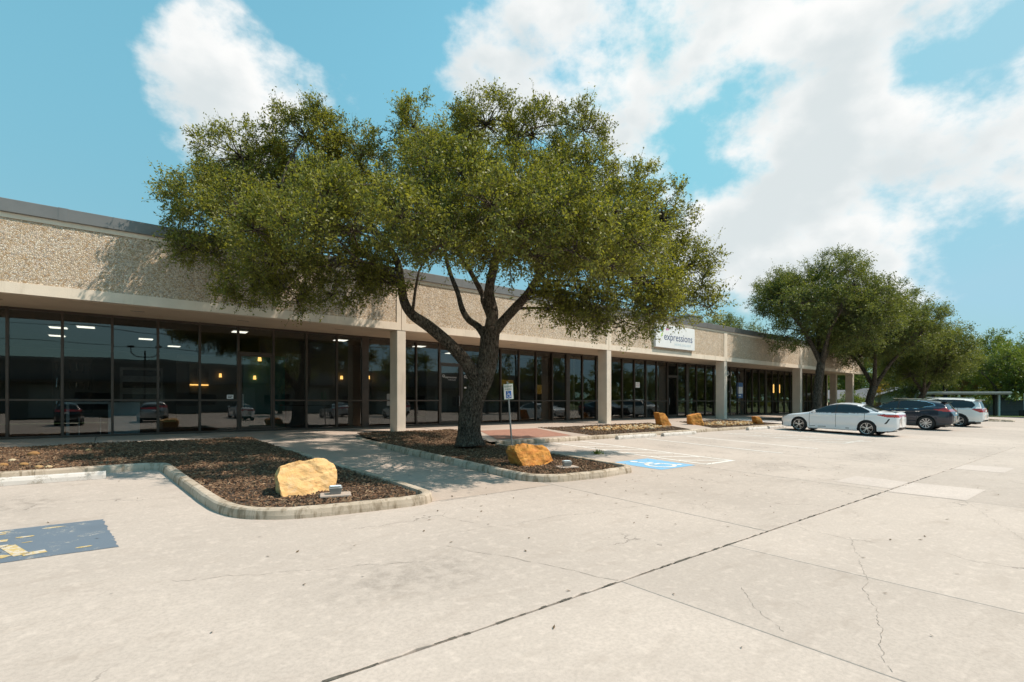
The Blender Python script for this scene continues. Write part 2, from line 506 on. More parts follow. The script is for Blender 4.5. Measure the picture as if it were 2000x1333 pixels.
class MB:
    """collects shapes into one mesh"""
    def __init__(self):
        self.v, self.f = [], []

    def add(self, vs, fs):
        b = len(self.v)
        self.v += [tuple(v) for v in vs]
        self.f += [tuple(i + b for i in q) for q in fs]
        return self

    def box(self, x0, x1, y0, y1, z0, z1):
        return self.add([(x0, y0, z0), (x1, y0, z0), (x1, y1, z0), (x0, y1, z0), (x0, y0, z1), (x1, y0, z1), (x1, y1, z1), (x0, y1, z1)],
                        [(0, 3, 2, 1), (4, 5, 6, 7), (0, 1, 5, 4), (1, 2, 6, 5), (2, 3, 7, 6), (3, 0, 4, 7)])

    def tube(self, pts, radii, sides=10, cap=True):
        vs, fs = [], []
        pts = [Vector(p) for p in pts]
        ref = Vector((0.31, 0.87, 0.13)).normalized()
        for i, p in enumerate(pts):
            d = (pts[min(i + 1, len(pts) - 1)] - pts[max(i - 1, 0)]).normalized()
            a = d.cross(ref)
            if a.length < 1e-3:
                a = d.cross(Vector((1, 0, 0)))
            a.normalize()
            b = d.cross(a)
            r = radii[i] if hasattr(radii, '__len__') else radii
            for k in range(sides):
                t = 2 * math.pi * k / sides
                vs.append(p + a * (r * math.cos(t)) + b * (r * math.sin(t)))
        for i in range(len(pts) - 1):
            for k in range(sides):
                k2 = (k + 1) % sides
                fs.append((i * sides + k, i * sides + k2, (i + 1) * sides + k2, (i + 1) * sides + k))
        if cap:
            fs.append(tuple(range(sides - 1, -1, -1)))
            n = (len(pts) - 1) * sides
            fs.append(tuple(range(n, n + sides)))
        return self.add(vs, fs)

    def prism(self, poly, y0, y1):
        """polygon in (x, z), extruded along y"""
        n = len(poly)
        vs = [(x, y0, z) for x, z in poly] + [(x, y1, z) for x, z in poly]
        fs = [tuple(range(n)), tuple(range(2 * n - 1, n - 1, -1))]
        fs += [(i, i + n, (i + 1) % n + n, (i + 1) % n) for i in range(n)]
        return self.add(vs, fs)

    def mesh(self, name, smooth=False):
        return mesh(name, self.v, self.f, smooth)


def bevel_mesh(me, w, seg=1):
    bm = bmesh.new()
    bm.from_mesh(me)
    bmesh.ops.recalc_face_normals(bm, faces=bm.faces)
    bmesh.ops.bevel(bm, geom=list(bm.edges), offset=w, segments=seg, affect='EDGES', clamp_overlap=True)
    bm.to_mesh(me)
    bm.free()
    return me


def box_mesh(name, x0, x1, y0, y1, z0, z1, bev=0.0):
    me = MB().box(x0, x1, y0, y1, z0, z1).mesh(name)
    return bevel_mesh(me, bev) if bev else me


def text_mesh(s, size, depth=0.0):
    cu = bpy.data.curves.new('lettering', 'FONT')
    cu.body = s
    cu.size = size
    cu.extrude = depth
    cu.resolution_u = 3
    o = bpy.data.objects.new('lettering_tmp', cu)
    COL.objects.link(o)
    dg = bpy.context.evaluated_depsgraph_get()
    me = bpy.data.meshes.new_from_object(o.evaluated_get(dg))
    bpy.data.objects.remove(o)
    bpy.data.curves.remove(cu)
    me.materials.clear()
    me.name = 'lettering'
    return me


def place_text(s, size, x, y, z, width=None, depth=0.002, facing='-Y'):
    """lettering that stands on the plane y = const, read from -Y"""
    me = text_mesh(s, size, depth)
    xs = [v.co.x for v in me.vertices]
    k = (width / (max(xs) - min(xs))) if width else 1.0
    x0 = min(xs)
    for v in me.vertices:
        cx, cy, cz = v.co
        v.co = (x + (cx - x0) * k, y - cz, z + cy)
    me.update()
    return me


def zlot(y):
    if y < 2.96: return 0.0
    if y < 7.4: return 0.020 * (y - 2.96)
    if y < 12.45: return 0.0888 + 0.0325 * (y - 7.4)
    return 0.2529 + 0.042 * (y - 12.45)


def sheet(polys, name, dz=0.004, cut=(2.96, 7.4, 12.45)):
    """flat polygons laid on the sloping lot; cut where the slope breaks"""
    bm = bmesh.new()
    for poly in polys:
        bm.faces.new([bm.verts.new((x, y, 0)) for x, y in poly])
    for c in cut:
        bmesh.ops.bisect_plane(bm, geom=list(bm.verts) + list(bm.edges) + list(bm.faces), plane_co=(0, c, 0), plane_no=(0, 1, 0))
    for v in bm.verts:
        v.co.z = zlot(v.co.y) + dz
    for f in bm.faces:
        if f.normal.z < 0:
            f.normal_flip()
    bm.normal_update()
    for f in bm.faces:
        if f.normal.z < 0:
            f.normal_flip()
    me = bpy.data.meshes.new(name)
    bm.to_mesh(me)
    bm.free()
    return me


def rect(x0, x1, y0, y1):
    return [(x0, y0), (x1, y0), (x1, y1), (x0, y1)]


def bar(p, q, w):
    """flat strip from p to q"""
    d = Vector((q[0] - p[0], q[1] - p[1])).normalized() * (w / 2)
    n = (-d.y, d.x)
    return [(p[0] - n[0], p[1] - n[1]), (q[0] - n[0], q[1] - n[1]), (q[0] + n[0], q[1] + n[1]), (p[0] + n[0], p[1] + n[1])]


rng = random.Random(7)
NR = np.random.default_rng(11)

# ------------------------------------------------------------------ ground, lot and street
put('ground', mesh('ground', [(-1500, -1500, -0.12), (1500, -1500, -0.12), (1500, 1500, -0.12), (-1500, 1500, -0.12)], [(0, 1, 2, 3)]), 'grass', kind='structure')
lot = put('parking_lot', mesh('lot_base', [(-40, -32, -0.05), (66, -32, -0.05), (66, 2.96, -0.05), (-40, 2.96, -0.05), (-40, 7.4, 0.04), (66, 7.4, 0.04), (66, 12.45, 0.20), (-40, 12.45, 0.20)],
                          [(0, 1, 2, 3), (3, 2, 5, 4), (4, 5, 6, 7)]), 'joint', kind='structure')


def slab_mesh(x0, x1, y0, y1, g0, g1, gy0, gy1):
    """a concrete slab with slightly ragged, eased edges; g = half joint widths"""
    x0, x1, y0, y1 = x0 + g0, x1 - g1, y0 + gy0, y1 - gy1
    out = []
    st = 0.11 if (x1 - x0) < 15 and -4 < y0 and x0 < 24 and x1 > -6 else 2.0
    def edge(ax, ay, bx, by, nx, ny):
        n = max(2, int(math.hypot(bx - ax, by - ay) / st))
        ys = [i / n for i in range(n)]
        ts = set(ys)
        if ax == bx:
            for c in (7.4,):
                if min(ay, by) < c < max(ay, by):
                    ts.add((c - ay) / (by - ay))
        for t in sorted(ts):
            j = rng.uniform(0, 0.008 if ax == bx else 0.015) if st < 1 else 0
            if rng.random() < 0.05 and st < 1: j += rng.uniform(0, 0.010 if ax == bx else 0.024)
            if t == 0: j = 0
            out.append((ax + (bx - ax) * t + nx * j, ay + (by - ay) * t + ny * j))
    edge(x0, y0, x1, y0, 0, 1); edge(x1, y0, x1, y1, -1, 0); edge(x1, y1, x0, y1, 0, -1); edge(x0, y1, x0, y0, 1, 0)
    n = len(out)
    e = 0.007
    cx, cy = (x0 + x1) / 2, (y0 + y1) / 2
    inner = [(x + (e if x < cx else -e), y + (e if y < cy else -e)) for x, y in out]
    bm = bmesh.new()
    a = [bm.verts.new((x, y, zlot(y) - 0.05)) for x, y in out]
    b = [bm.verts.new((x, y, zlot(y) - 0.006)) for x, y in out]
    c = [bm.verts.new((x, y, zlot(y))) for x, y in inner]
    for i in range(n):
        k = (i + 1) % n
        bm.faces.new((a[i], a[k], b[k], b[i]))
        bm.faces.new((b[i], b[k], c[k], c[i]))
    top = bm.faces.new(c)
    if y0 < 7.4 < y1:
        bmesh.ops.bisect_plane(bm, geom=[top] + list(top.edges) + list(top.verts), plane_co=(0, 7.4, 0), plane_no=(0, 1, 0))
        for v in bm.verts:
            if v.co.z > zlot(v.co.y) - 0.003: v.co.z = zlot(v.co.y)
    me = bpy.data.meshes.new('slab')
    bm.to_mesh(me)
    bm.free()
    return me


north = [-40, -26, -14, -7.6, 6.42, 11.0, 15.6, 20.2, 24.8, 29.4, 34.0, 38.6, 43.2, 47.8, 52.4, 58, 66]
south = [-40, -26, -14, -7.6, -1.0, 3.59, 5.46, 10.9, 16.0, 20.5, 25.0, 29.5, 34.0, 40.0, 47.0, 56, 66]
TH = 0.002
for i in range(len(north) - 1):
    put('slab', slab_mesh(north[i], north[i + 1], 2.96, 12.45, TH, TH, 0.009 if north[i] < 9 else 0.003, 0.0), 'lot', lot)
for i in range(len(south) - 1):
    put('slab', slab_mesh(south[i], south[i + 1], -4.4, 2.96, TH, TH, 0.006, 0.009 if south[i] < 10 else 0.003), 'lot', lot)
for i in range(0, len(south) - 1, 2):
    for (a, b) in ((-32, -18), (-18, -10), (-10, -4.4)):
        put('slab', slab_mesh(south[i], south[min(i + 2, len(south) - 1)], a, b, TH, TH, 0.006, 0.006), 'lot', lot)
# paler patches of newer concrete across the long joint
for (x0, x1, y0, y1) in ((10.95, 12.55, 1.86, 2.94), (11.35, 12.55, 2.985, 3.92), (15.9, 17.2, 2.04, 2.94)):
    put('repair_patch', sheet([rect(x0, x1, y0, y1)], 'repair_patch', 0.003), 'lot_new', lot)


def wander(p, q, n, amp, seed):
    r = random.Random(seed)
    d = Vector((q[0] - p[0], q[1] - p[1]))
    nn = Vector((-d.y, d.x)).normalized()
    off = 0.0
    pts = []
    for i in range(n + 1):
        t = i / n
        off += r.uniform(-amp, amp)
        off *= 0.86
        pts.append((p[0] + d.x * t + nn.x * off, p[1] + d.y * t + nn.y * off))
    return pts


def crack_polys(pts, w, seed):
    r = random.Random(seed)
    out = []
    for a, b in zip(pts, pts[1:]):
        if r.random() < 0.1:
            continue
        out.append(bar(a, b, w * r.uniform(0.35, 1.25)))
    return out


cr = []
cr += crack_polys(wander((3.66, 0.95), (6.9, 2.2), 90, 0.018, 5), 0.003, 6)
cr += crack_polys(wander((4.3, 2.2), (3.7, 1.6), 22, 0.02, 7), 0.003, 8)
cr += crack_polys(wander((8.3, 0.9), (10.9, 1.9), 70, 0.025, 9), 0.003, 10)
cr += crack_polys(wander((6.42, 4.8), (3.3, 5.2), 50, 0.03, 11), 0.005, 12)
cr += crack_polys(wander((3.58, 2.98), (2.9, 4.8), 30, 0.02, 13), 0.005, 14)
cr += crack_polys(wander((0.4, 5.3), (2.6, 4.4), 50, 0.03, 15), 0.004, 16)
cr += crack_polys(wander((9.6, 5.2), (10.4, 4.4), 20, 0.03, 17), 0.005, 18)
cr += crack_polys(wander((3.98, 6.80), (6.4, 6.86), 40, 0.004, 19), 0.010, 20)
dash = []
for a_, b_ in zip(*(lambda q: (q, q[1:]))(wander((-4, 2.96), (14, 2.96), 320, 0.004, 31))):
    if rng.random() < 0.45: dash.append(bar(a_, b_, rng.uniform(0.012, 0.034)))
for (x, y, a, b) in ((14.2, 9.6, 0.7, 1.2), (14.1, 7.9, 0.4, 0.5), (16.9, 9.9, 0.8, 1.3), (16.8, 8.0, 0.4, 0.6), (19.6, 9.8, 0.8, 1.4), (10.3, 10.6, 0.5, 0.8), (24.4, 9.7, 0.8, 1.3), (-1.0, 9.9, 0.7, 1.0), (30, 9.5, 1, 1.4),
                     (12.5, 5.6, 1.6, 0.9), (2.2, 4.2, 1.3, 0.8), (17.0, 5.0, 2.2, 0.9)):
    put('oil_stain', sheet([rect(x - a, x + a, y - b, y + b)], 'oil_stain', 0.0018), 'oil', lot)
put('joint_crumbs', sheet(dash, 'joint_crumbs', 0.003, ()), 'joint', lot, kind='stuff')
put('cracks', sheet(cr, 'cracks', 0.0025), 'crack', lot, kind='stuff')
# leaves, twigs and grit lying about on the concrete
deb = MB()
for _ in range(420):
    x, y = rng.uniform(-3, 24), rng.uniform(0.6, 12)
    if rng.random() < 0.55:
        x, y = rng.gauss(9.5, 3.5), rng.gauss(7.0, 2.2)
    if (0.6 < x < 4.1 and y > 6.6) or (5.8 < x < 9.2 and y > 6.6) or y > 12 or y < 0.5:
        continue
    a, l, w = rng.uniform(0, 6.28), rng.uniform(0.012, 0.034), rng.uniform(0.006, 0.014)
    z = zlot(y) + 0.004
    ca, sa = math.cos(a), math.sin(a)
    deb.add([(x - ca * l, y - sa * l, z), (x + sa * w, y - ca * w, z + 0.004), (x + ca * l, y + sa * l, z + 0.010), (x - sa * w, y + ca * w, z + 0.006)], [(0, 1, 2, 3)])
put('leaf_litter', deb.mesh('leaf_litter'), plain('dry_leaf', (0.10, 0.065, 0.03), 0.9, 0.5, 8.0), label='dry leaves and twigs scattered over the pale concrete', cat='leaf litter', kind='stuff')

put('street', mesh('street', [(66.5, -60, 0.0), (74.0, -60, 0.0), (74.0, 60, 0.0), (66.5, 60, 0.0)], [(0, 1, 2, 3)]), 'asphalt', kind='structure')
put('lawn', mesh('lawn', [(74.2, -60, 0.03), (160, -60, 0.03), (160, 90, 0.03), (74.2, 90, 0.03)], [(0, 1, 2, 3)]), 'grass', kind='structure')

# ------------------------------------------------------------------ painted markings
mark = root('stall_markings', (12, 8, 0), kind='structure')
for x, y0, y1, mt in ((11.48, 6.72, 12.3, 'stripe'), (12.75, 6.72, 12.3, 'stripe'), (15.7, 6.8, 11.7, 'stripe'), (18.14, 6.75, 11.6, 'stripe'),
                      (21.12, 6.95, 11.7, 'stripe_old'), (23.12, 6.95, 11.7, 'stripe_old'), (25.7, 6.9, 11.7, 'stripe_old'), (28.4, 6.9, 11.7, 'stripe_old'),
                      (31.0, 6.9, 11.7, 'stripe_old'), (33.8, 6.9, 11.7, 'stripe_old'), (36.9, 6.9, 11.7, 'stripe_old'), (39.9, 6.9, 11.7, 'stripe_old'), (43.2, 6.9, 11.7, 'stripe_old')):
    put('stripe', sheet([rect(x - 0.052, x + 0.052, y0, y1)], 'stripe'), mt, mark)
put('stripe', sheet([rect(11.54, 12.69, 6.72, 6.83)], 'stripe'), 'stripe', mark)
put('stripe', sheet([rect(21.19, 23.06, 6.95, 7.06)], 'stripe'), 'stripe_old', mark)
for k in range(6):
    y = 11.9 - 0.86 * k
    put('hatch_line', sheet([bar((11.545, y), (12.685, y - 0.74), 0.10)], 'hatch_line'), 'stripe', mark)
for k in range(5):
    y = 11.4 - 0.95 * k
    put('hatch_line', sheet([bar((21.19, y), (23.05, y - 0.9), 0.10)], 'hatch_line'), 'stripe_old', mark)


def wheelchair(cx, cy, s):
    """access symbol as flat polygons, top towards +Y"""
    out = []
    def disc(x, y, r, n=18):
        return [(x + r * math.cos(2 * math.pi * i / n), y + r * math.sin(2 * math.pi * i / n)) for i in range(n)]
    out.append(disc(-0.12, 0.42, 0.085))
    seq = [(-0.11, 0.30), (-0.07, -0.03), (0.17, -0.03), (0.28, -0.36), (0.40, -0.33)]
    for a, b in zip(seq, seq[1:]):
        out.append(bar(a, b, 0.085))
    out.append(bar((-0.09, 0.15), (0.15, 0.15), 0.07))
    prev = None
    for i in range(15):
        t = R(118 + i * 15)
        p = (-0.03 + 0.27 * math.cos(t), -0.16 + 0.27 * math.sin(t))
        if prev: out.append(bar(prev, p, 0.08))
        prev = p
    return [[(cx + x * s, cy + y * s) for x, y in q] for q in out]


put('blue_field', sheet([rect(9.72, 11.1, 6.84, 8.24)], 'blue_field', 0.004), 'blue', mark)
put('access_symbol', sheet(wheelchair(10.4, 7.52, 1.22), 'access_symbol', 0.0075), 'stripe', mark)
poly = [(-3.4, 6.80)]
poly += [(-3.4 + 3.45 * t, 6.80 + rng.uniform(-0.006, 0.006)) for t in [i / 30 for i in range(1, 31)]]
poly += [(0.05 - 0.15 * t + rng.uniform(-0.015, 0.015), 6.80 + 1.48 * t) for t in [i / 24 for i in range(1, 25)]]
poly += [(-0.1 - 3.3 * t, 8.28 + 0.01 * math.sin(9 * t)) for t in [i / 24 for i in range(1, 25)]]
put('faded_blue_field', sheet([poly], 'faded_blue_field', 0.004), 'blue_old', mark)
put('faded_symbol', sheet(wheelchair(-1.12, 7.52, 1.45), 'faded_symbol', 0.0072), 'yellow_old', mark)
flk = []
for _ in range(34):
    x, y, l = rng.uniform(-2.6, -0.15), rng.uniform(6.88, 8.2), rng.uniform(0.02, 0.13)
    n = 7
    flk.append([(x + l * math.cos(6.283 * i / n) * rng.uniform(0.6, 1), y + 0.33 * l * math.sin(6.283 * i / n) * rng.uniform(0.5, 1)) for i in range(n)])
put('paint_flakes', sheet(flk, 'paint_flakes', 0.0072), 'yellow_old', mark, kind='stuff')

# ------------------------------------------------------------------ kerbs
def arc(cx, cy, r, a0, a1, n=7):
    return [(cx + r * math.cos(R(a0 + (a1 - a0) * i / n)), cy + r * math.sin(R(a0 + (a1 - a0) * i / n))) for i in range(n + 1)]


def resample(pts, step):
    out = [Vector(pts[0])]
    for a, b in zip(pts, pts[1:]):
        a, b = Vector(a), Vector(b)
        n = max(1, int((b - a).length / step))
        out += [a.lerp(b, (i + 1) / n) for i in range(n)]
    return out


def kerb(name, pts, side, w=0.16, h=0.14, sec=2.6, seed=0, hf=None):
    """kerb along a line (its street face); side +1/-1 = which way its back lies. Cast in sections."""
    P = resample(pts, 0.14)
    base = root(name, (pts[0][0], pts[0][1], zlot(pts[0][1])), kind='structure')
    r = random.Random(seed)
    per = max(3, int(sec / 0.14))
    i = 0
    while i < len(P) - 1:
        j = min(len(P) - 1, i + per + r.randint(-3, 3))
        if len(P) - 1 - j < 4:
            j = len(P) - 1
        seg = P[i:j + 1]
        prof = [(0.0, -0.08), (0.004, 0.35), (0.018, 0.80), (0.042, 0.965), (0.07, 1.0), (w - 0.03, 1.0), (w, 0.93), (w, -0.08)]
        vs, fs = [], []
        n = len(prof)
        for k, p in enumerate(seg):
            kk = i + k
            d = P[min(kk + 1, len(P) - 1)] - P[max(kk - 1, 0)]
            d.normalize()
            nrm = Vector((-d.y, d.x)) * side
            pp = p.copy()
            if k == 0: pp += d * 0.003
            if k == len(seg) - 1: pp -= d * 0.003
            z0 = zlot(min(p.y, 16.8))
            hh = h * (hf(p) if hf else 1.0)
            for q, (o, t) in enumerate(prof):
                jx = mnoise.noise(Vector((p.x * 5, p.y * 5, q * 3.1 + seed))) * (0.007 if 0 < q < 6 else 0)
                z = z0 + (t * hh if t > 0 else t) + jx * 0.7
                vs.append((pp.x + nrm.x * (o + jx), pp.y + nrm.y * (o + jx), z))
        for k in range(len(seg) - 1):
            for q in range(n - 1):
                a = k * n + q
                fs.append((a, a + 1, a + n + 1, a + n) if side < 0 else (a, a + n, a + n + 1, a + 1))
        fs.append(tuple(range(n)))
        fs.append(tuple(range((len(seg) - 1) * n, len(seg) * n)))
        put('kerb_section', mesh('kerb_section', vs, fs, False), 'kerb', base)
        i = j
    return base


def catmull(P, n=5):
    P = [Vector(p) for p in P]
    out = []
    for i in range(len(P) - 1):
        p0, p1, p2, p3 = P[max(i - 1, 0)], P[i], P[i + 1], P[min(i + 2, len(P) - 1)]
        for k in range(n):
            u = k / n
            q = 0.5 * ((2 * p1) + (p2 - p0) * u + (2 * p0 - 5 * p1 + 4 * p2 - p3) * u * u + (3 * p1 - p0 - 3 * p2 + p3) * u ** 3)
            out.append((q.x, q.y))
    out.append(tuple(P[-1]))
    return out


isl_l = [(-9, 12.4), (0.45, 12.4)] + catmull([(0.55, 12.38), (0.68, 12.3), (0.74, 12.1), (0.84, 10.8), (0.95, 9.4), (1.02, 8.55), (1.10, 7.95), (1.24, 7.50), (1.50, 7.17), (1.95, 6.93), (2.7, 6.80), (3.5, 6.74), (3.78, 6.80), (3.93, 6.98), (3.97, 7.3), (3.93, 8.5), (3.76, 10.7), (3.50, 15.6)])
kerb('kerb_left_island', isl_l, 1, seed=1, hf=lambda p: 1.0 if p.y < 13 or p.x < 2 else max(0.25, 1 - (p.y - 13) / 3.4))
isl_r = [(6.30, 16.3), (6.02, 13.2), (6.14, 8.4)] + arc(6.95, 7.75, 0.80, 178, 258, 8) + [(7.8, 6.86), (8.5, 6.93)] + arc(8.62, 7.36, 0.44, 285, 362, 6) + [(9.06, 9.5), (9.06, 12.0)]
kerb('kerb_right_island', isl_r, 1, seed=2, hf=lambda p: 1.0 if p.y < 13 else max(0.25, 1 - (p.y - 13) / 3.4))
kerb('kerb_front', [(9.3, 12.45), (29.6, 12.45), (48.0, 12.45)], 1, seed=3, sec=3.0)
kerb('kerb_end_island', [(47.9, 12.4), (53.6, 7.2)] + arc(54.4, 7.0, 0.6, 170, 350, 8) + [(57.5, 9.6), (60, 12.4)], 1, seed=4, h=0.12)

# ------------------------------------------------------------------ planting beds
def in_poly(x, y, poly):
    c = False
    n = len(poly)
    for i in range(n):
        x1, y1 = poly[i]
        x2, y2 = poly[i - 1]
        if (y1 > y) != (y2 > y) and x < (x2 - x1) * (y - y1) / (y2 - y1) + x1:
            c = not c
    return c


def zbed(x, y):
    return zlot(min(y, 16.9)) + 0.085 + 0.03 * mnoise.noise(Vector((x * 0.9, y * 0.9, 2.0)))


def attr(me, vals, name='tint', dom='FACE'):
    a = me.attributes.new(name, 'FLOAT', dom)
    a.data.foreach_set('value', np.asarray(vals, dtype=np.float32))


def bed(name, poly, dens, stones=(), stone_mass=None, seed=0):
    xs, ys = [p[0] for p in poly], [p[1] for p in poly]
    bm = bmesh.new()
    f = bm.faces.new([bm.verts.new((x, y, 0)) for x, y in poly])
    st = 0.35
    x = min(xs) + st
    while x < max(xs):
        bmesh.ops.bisect_plane(bm, geom=list(bm.verts) + list(bm.edges) + list(bm.faces), plane_co=(x, 0, 0), plane_no=(1, 0, 0)); x += st
    y = min(ys) + st
    while y < max(ys):
        bmesh.ops.bisect_plane(bm, geom=list(bm.verts) + list(bm.edges) + list(bm.faces), plane_co=(0, y, 0), plane_no=(0, 1, 0)); y += st
    for v in bm.verts: v.co.z = zbed(v.co.x, v.co.y)
    bm.normal_update()
    for q in bm.faces:
        if q.normal.z < 0: q.normal_flip()
    me = bpy.data.meshes.new(name)
    bm.to_mesh(me); bm.free()
    o = put(name, me, 'mulch', kind='structure')
    r = random.Random(seed)
    area = sum(poly[i - 1][0] * poly[i][1] - poly[i][0] * poly[i - 1][1] for i in range(len(poly))) / 2
    n = int(abs(area) * dens)
    vs, fs, tint = [], [], []
    for _ in range(n * 3):
        if n <= 0: break
        px, py = r.uniform(min(xs), max(xs)), r.uniform(min(ys), max(ys))
        if not in_poly(px, py, poly): continue
        n -= 1
        a, l, w, t = r.uniform(0, 6.283), r.uniform(0.012, 0.042), r.uniform(0.005, 0.013), r.uniform(0.003, 0.009)
        ca, sa = math.cos(a), math.sin(a)
        tl, rl = r.gauss(0, 0.32), r.gauss(0, 0.35)
        z = zbed(px, py) + r.uniform(0.002, 0.024)
        b = len(vs)
        for (u, v2, k) in ((-l, -w, 0), (l, -w * 0.6, 0), (l * 0.8, w, 0), (-l * 0.7, w * 0.8, 0), (-l * 0.8, 0, t * 2), (l * 0.85, 0, t * 2)):
            vs.append((px + ca * u - sa * v2, py + sa * u + ca * v2, z + u * tl + v2 * rl + k))
        fs += [(b, b + 1, b + 5, b + 4), (b + 2, b + 3, b + 4, b + 5), (b + 1, b + 2, b + 5), (b + 3, b, b + 4)]
        tv = min(1, max(0, r.betavariate(1.6, 2.6)))
        tint += [tv] * 4
    cm = mesh('wood_chips', vs, fs)
    attr(cm, tint)
    put('wood_chips', cm, 'chip', o, kind='stuff')
    return o


def pebble(r, sx, sy, sz):
    bm = bmesh.new()
    bmesh.ops.create_icosphere(bm, subdivisions=2, radius=1.0)
    for v in bm.verts:
        k = 1 + 0.20 * mnoise.noise(v.co * 1.3 + Vector((r * 7.1, r * 3.3, r)))
        v.co = Vector((v.co.x * sx, v.co.y * sy, v.co.z * sz)) * k
    me = bpy.data.meshes.new('stone')
    bm.to_mesh(me); bm.free()
    me.polygons.foreach_set('use_smooth', [True] * len(me.polygons))
    return me


bed_a = bed('mulch_bed_left', [(-9, 12.55), (0.6, 12.55), (0.92, 12.1), (1.06, 9.5), (1.2, 8.4), (1.32, 7.5), (1.9, 7.08), (2.8, 6.98), (3.5, 6.92), (3.76, 7.2), (3.78, 8.5), (3.6, 10.7), (3.34, 15.9), (3.3, 16.95), (-9, 16.95)], 560, seed=5)
bed_b = bed('mulch_bed_tree', [(6.5, 16.4), (6.2, 13.2), (6.3, 8.4), (6.5, 7.5), (7.0, 7.08), (7.8, 7.02), (8.5, 7.1), (8.86, 7.4), (8.9, 9.5), (8.9, 12.55), (9.3, 13.0), (10.4, 15.9), (10.3, 16.95), (6.6, 16.95)], 680, seed=6)
bed_c = bed('mulch_bed_sign', [(13.7, 12.62), (20.3, 12.62), (22.2, 15.2), (22.2, 16.3), (14.0, 16.3)], 210, seed=7)
bed_d = bed('mulch_bed_boulder', [(21.9, 12.62), (29.4, 12.62), (29.9, 14.4), (29.9, 16.3), (24.3, 16.3)], 150, seed=8)
bed_e = bed('mulch_bed_far', [(31.8, 12.62), (56, 12.62), (56, 16.3), (31.8, 16.3)], 20, seed=9)
# river pebbles raked into drifts under the downspouts
def drift(parent, cx, cy, rx, ry, n, seed):
    r = random.Random(seed)
    proto = [pebble(k + seed, 1.0, r.uniform(0.6, 0.95), r.uniform(0.5, 0.75)) for k in range(5)]
    V, F, T = [], [], []
    for _ in range(n):
        a, q = r.uniform(0, 6.283), math.sqrt(r.random())
        x, y, s, t = cx + rx * q * math.cos(a), cy + ry * q * math.sin(a), r.uniform(0.035, 0.085), r.uniform(0, 6.283)
        me = r.choice(proto)
        b = len(V)
        z = zbed(x, y) + s * 0.35
        for v in me.vertices:
            V.append((x + s * (v.co.x * math.cos(t) - v.co.y * math.sin(t)), y + s * (v.co.x * math.sin(t) + v.co.y * math.cos(t)), z + s * v.co.z))
        F += [tuple(i + b for i in p.vertices) for p in me.polygons]
        T += [r.random()] * len(me.polygons)
    me = mesh('river_pebbles', V, F, True)
    attr(me, T)
    put('river_pebbles', me, 'pebbles', parent, kind='stuff')


drift(bed_c, 18.4, 14.7, 3.0, 0.9, 620, 3)
drift(bed_d, 26.6, 14.3, 2.7, 0.9, 420, 4)
for (x, y, s, k) in ((-1.35, 15.0, 0.085, 0), (-1.65, 13.6, 0.065, 1), (-1.35, 13.5, 0.06, 2), (-1.85, 13.35, 0.06, 3), (-1.1, 13.0, 0.055, 4), (-0.45, 15.4, 0.055, 5), (-2.1, 14.6, 0.07, 6), (-0.95, 12.9, 0.05, 7), (-1.6, 14.3, 0.05, 8)):
    me = pebble(k + 20, s * 1.25, s * 0.9, s * 0.75)
    for v in me.vertices: v.co += Vector((x, y, zbed(x, y) + s * 0.4))
    attr(me, [0.25 + 0.08 * k] * len(me.polygons))
    put('stone', me, 'pebbles', bed_a)

# ------------------------------------------------------------------ walks
def quad_sheet(name, x0, x1, y0, y1, z00, z11, n=1, gap=0.006, m='walk', parent=None, t=0.06):
    for i in range(n):
        a, b = x0 + (x1 - x0) * i / n + gap, x0 + (x1 - x0) * (i + 1) / n - gap
        vs = [(a, y0, z00 - t), (b, y0, z00 - t), (b, y1, z11 - t), (a, y1, z11 - t), (a, y0, z00), (b, y0, z00), (b, y1, z11), (a, y1, z11)]
        put('slab', bevel_mesh(mesh(name, vs, [(0, 3, 2, 1), (4, 5, 6, 7), (0, 1, 5, 4), (1, 2, 6, 5), (2, 3, 7, 6), (3, 0, 4, 7)]), 0.006), m, parent)


ZS0, ZS1 = 0.455, 0.560                                   # sidewalk at its outer edge and at the glass
side = put('sidewalk', mesh('sidewalk_base', [(-14, 16.9, 0.36), (58, 16.9, 0.36), (58, 19.9, 0.46), (-14, 19.9, 0.46)], [(0, 1, 2, 3)]), 'joint', kind='structure')
k = -13.5
while k < 57:
    quad_sheet('slab', k, k + 2.62, 16.95 if k < 10 else 16.35, 19.86, ZS0, ZS1, 1, 0.007, 'walk', side, 0.12)
    k += 2.62
walk1 = put('walkway', mesh('walkway_base', [(3.3, 6.9, 0.02), (6.6, 6.9, 0.02), (6.6, 16.9, 0.30), (3.3, 16.9, 0.30)], [(0, 1, 2, 3)]), 'joint', kind='structure')
for (y0, y1) in ((6.86, 9.5), (9.5, 12.45), (12.45, 14.6), (14.6, 16.93)):
    vs = [(x, y, zlot(y) + dz) for dz in (-0.08, 0.003) for (x, y) in ((3.40, y0 + .004), (6.42, y0 + .004), (6.42, y1 - .004), (3.40, y1 - .004))]
    if y0 < 7.4 < y1:
        put('slab', sheet([rect(3.80, 6.34, y0, y1 - 0.004)], 'slab', 0.003), 'walk', walk1)
        continue
    put('slab', mesh('slab', vs, [(4, 5, 6, 7), (0, 1, 5, 4), (1, 2, 6, 5), (2, 3, 7, 6), (3, 0, 4, 7)]), 'walk', walk1)
plaza = put('entry_pavement', mesh('entry_pavement', [(x, y, zlot(min(y, 16.9)) + 0.125) for x, y in ((9.1, 12.60), (13.72, 12.60), (14.05, 16.34), (10.2, 16.34))], [(0, 1, 2, 3)]), 'walk', kind='structure')
walk2 = put('crossing_walkway', mesh('crossing_walkway', [(x, y, zlot(min(y, 16.9)) + 0.125) for x, y in ((20.2, 12.60), (22.0, 12.60), (24.4, 16.34), (22.1, 16.34))], [(0, 1, 2, 3)]), 'walk', kind='structure')
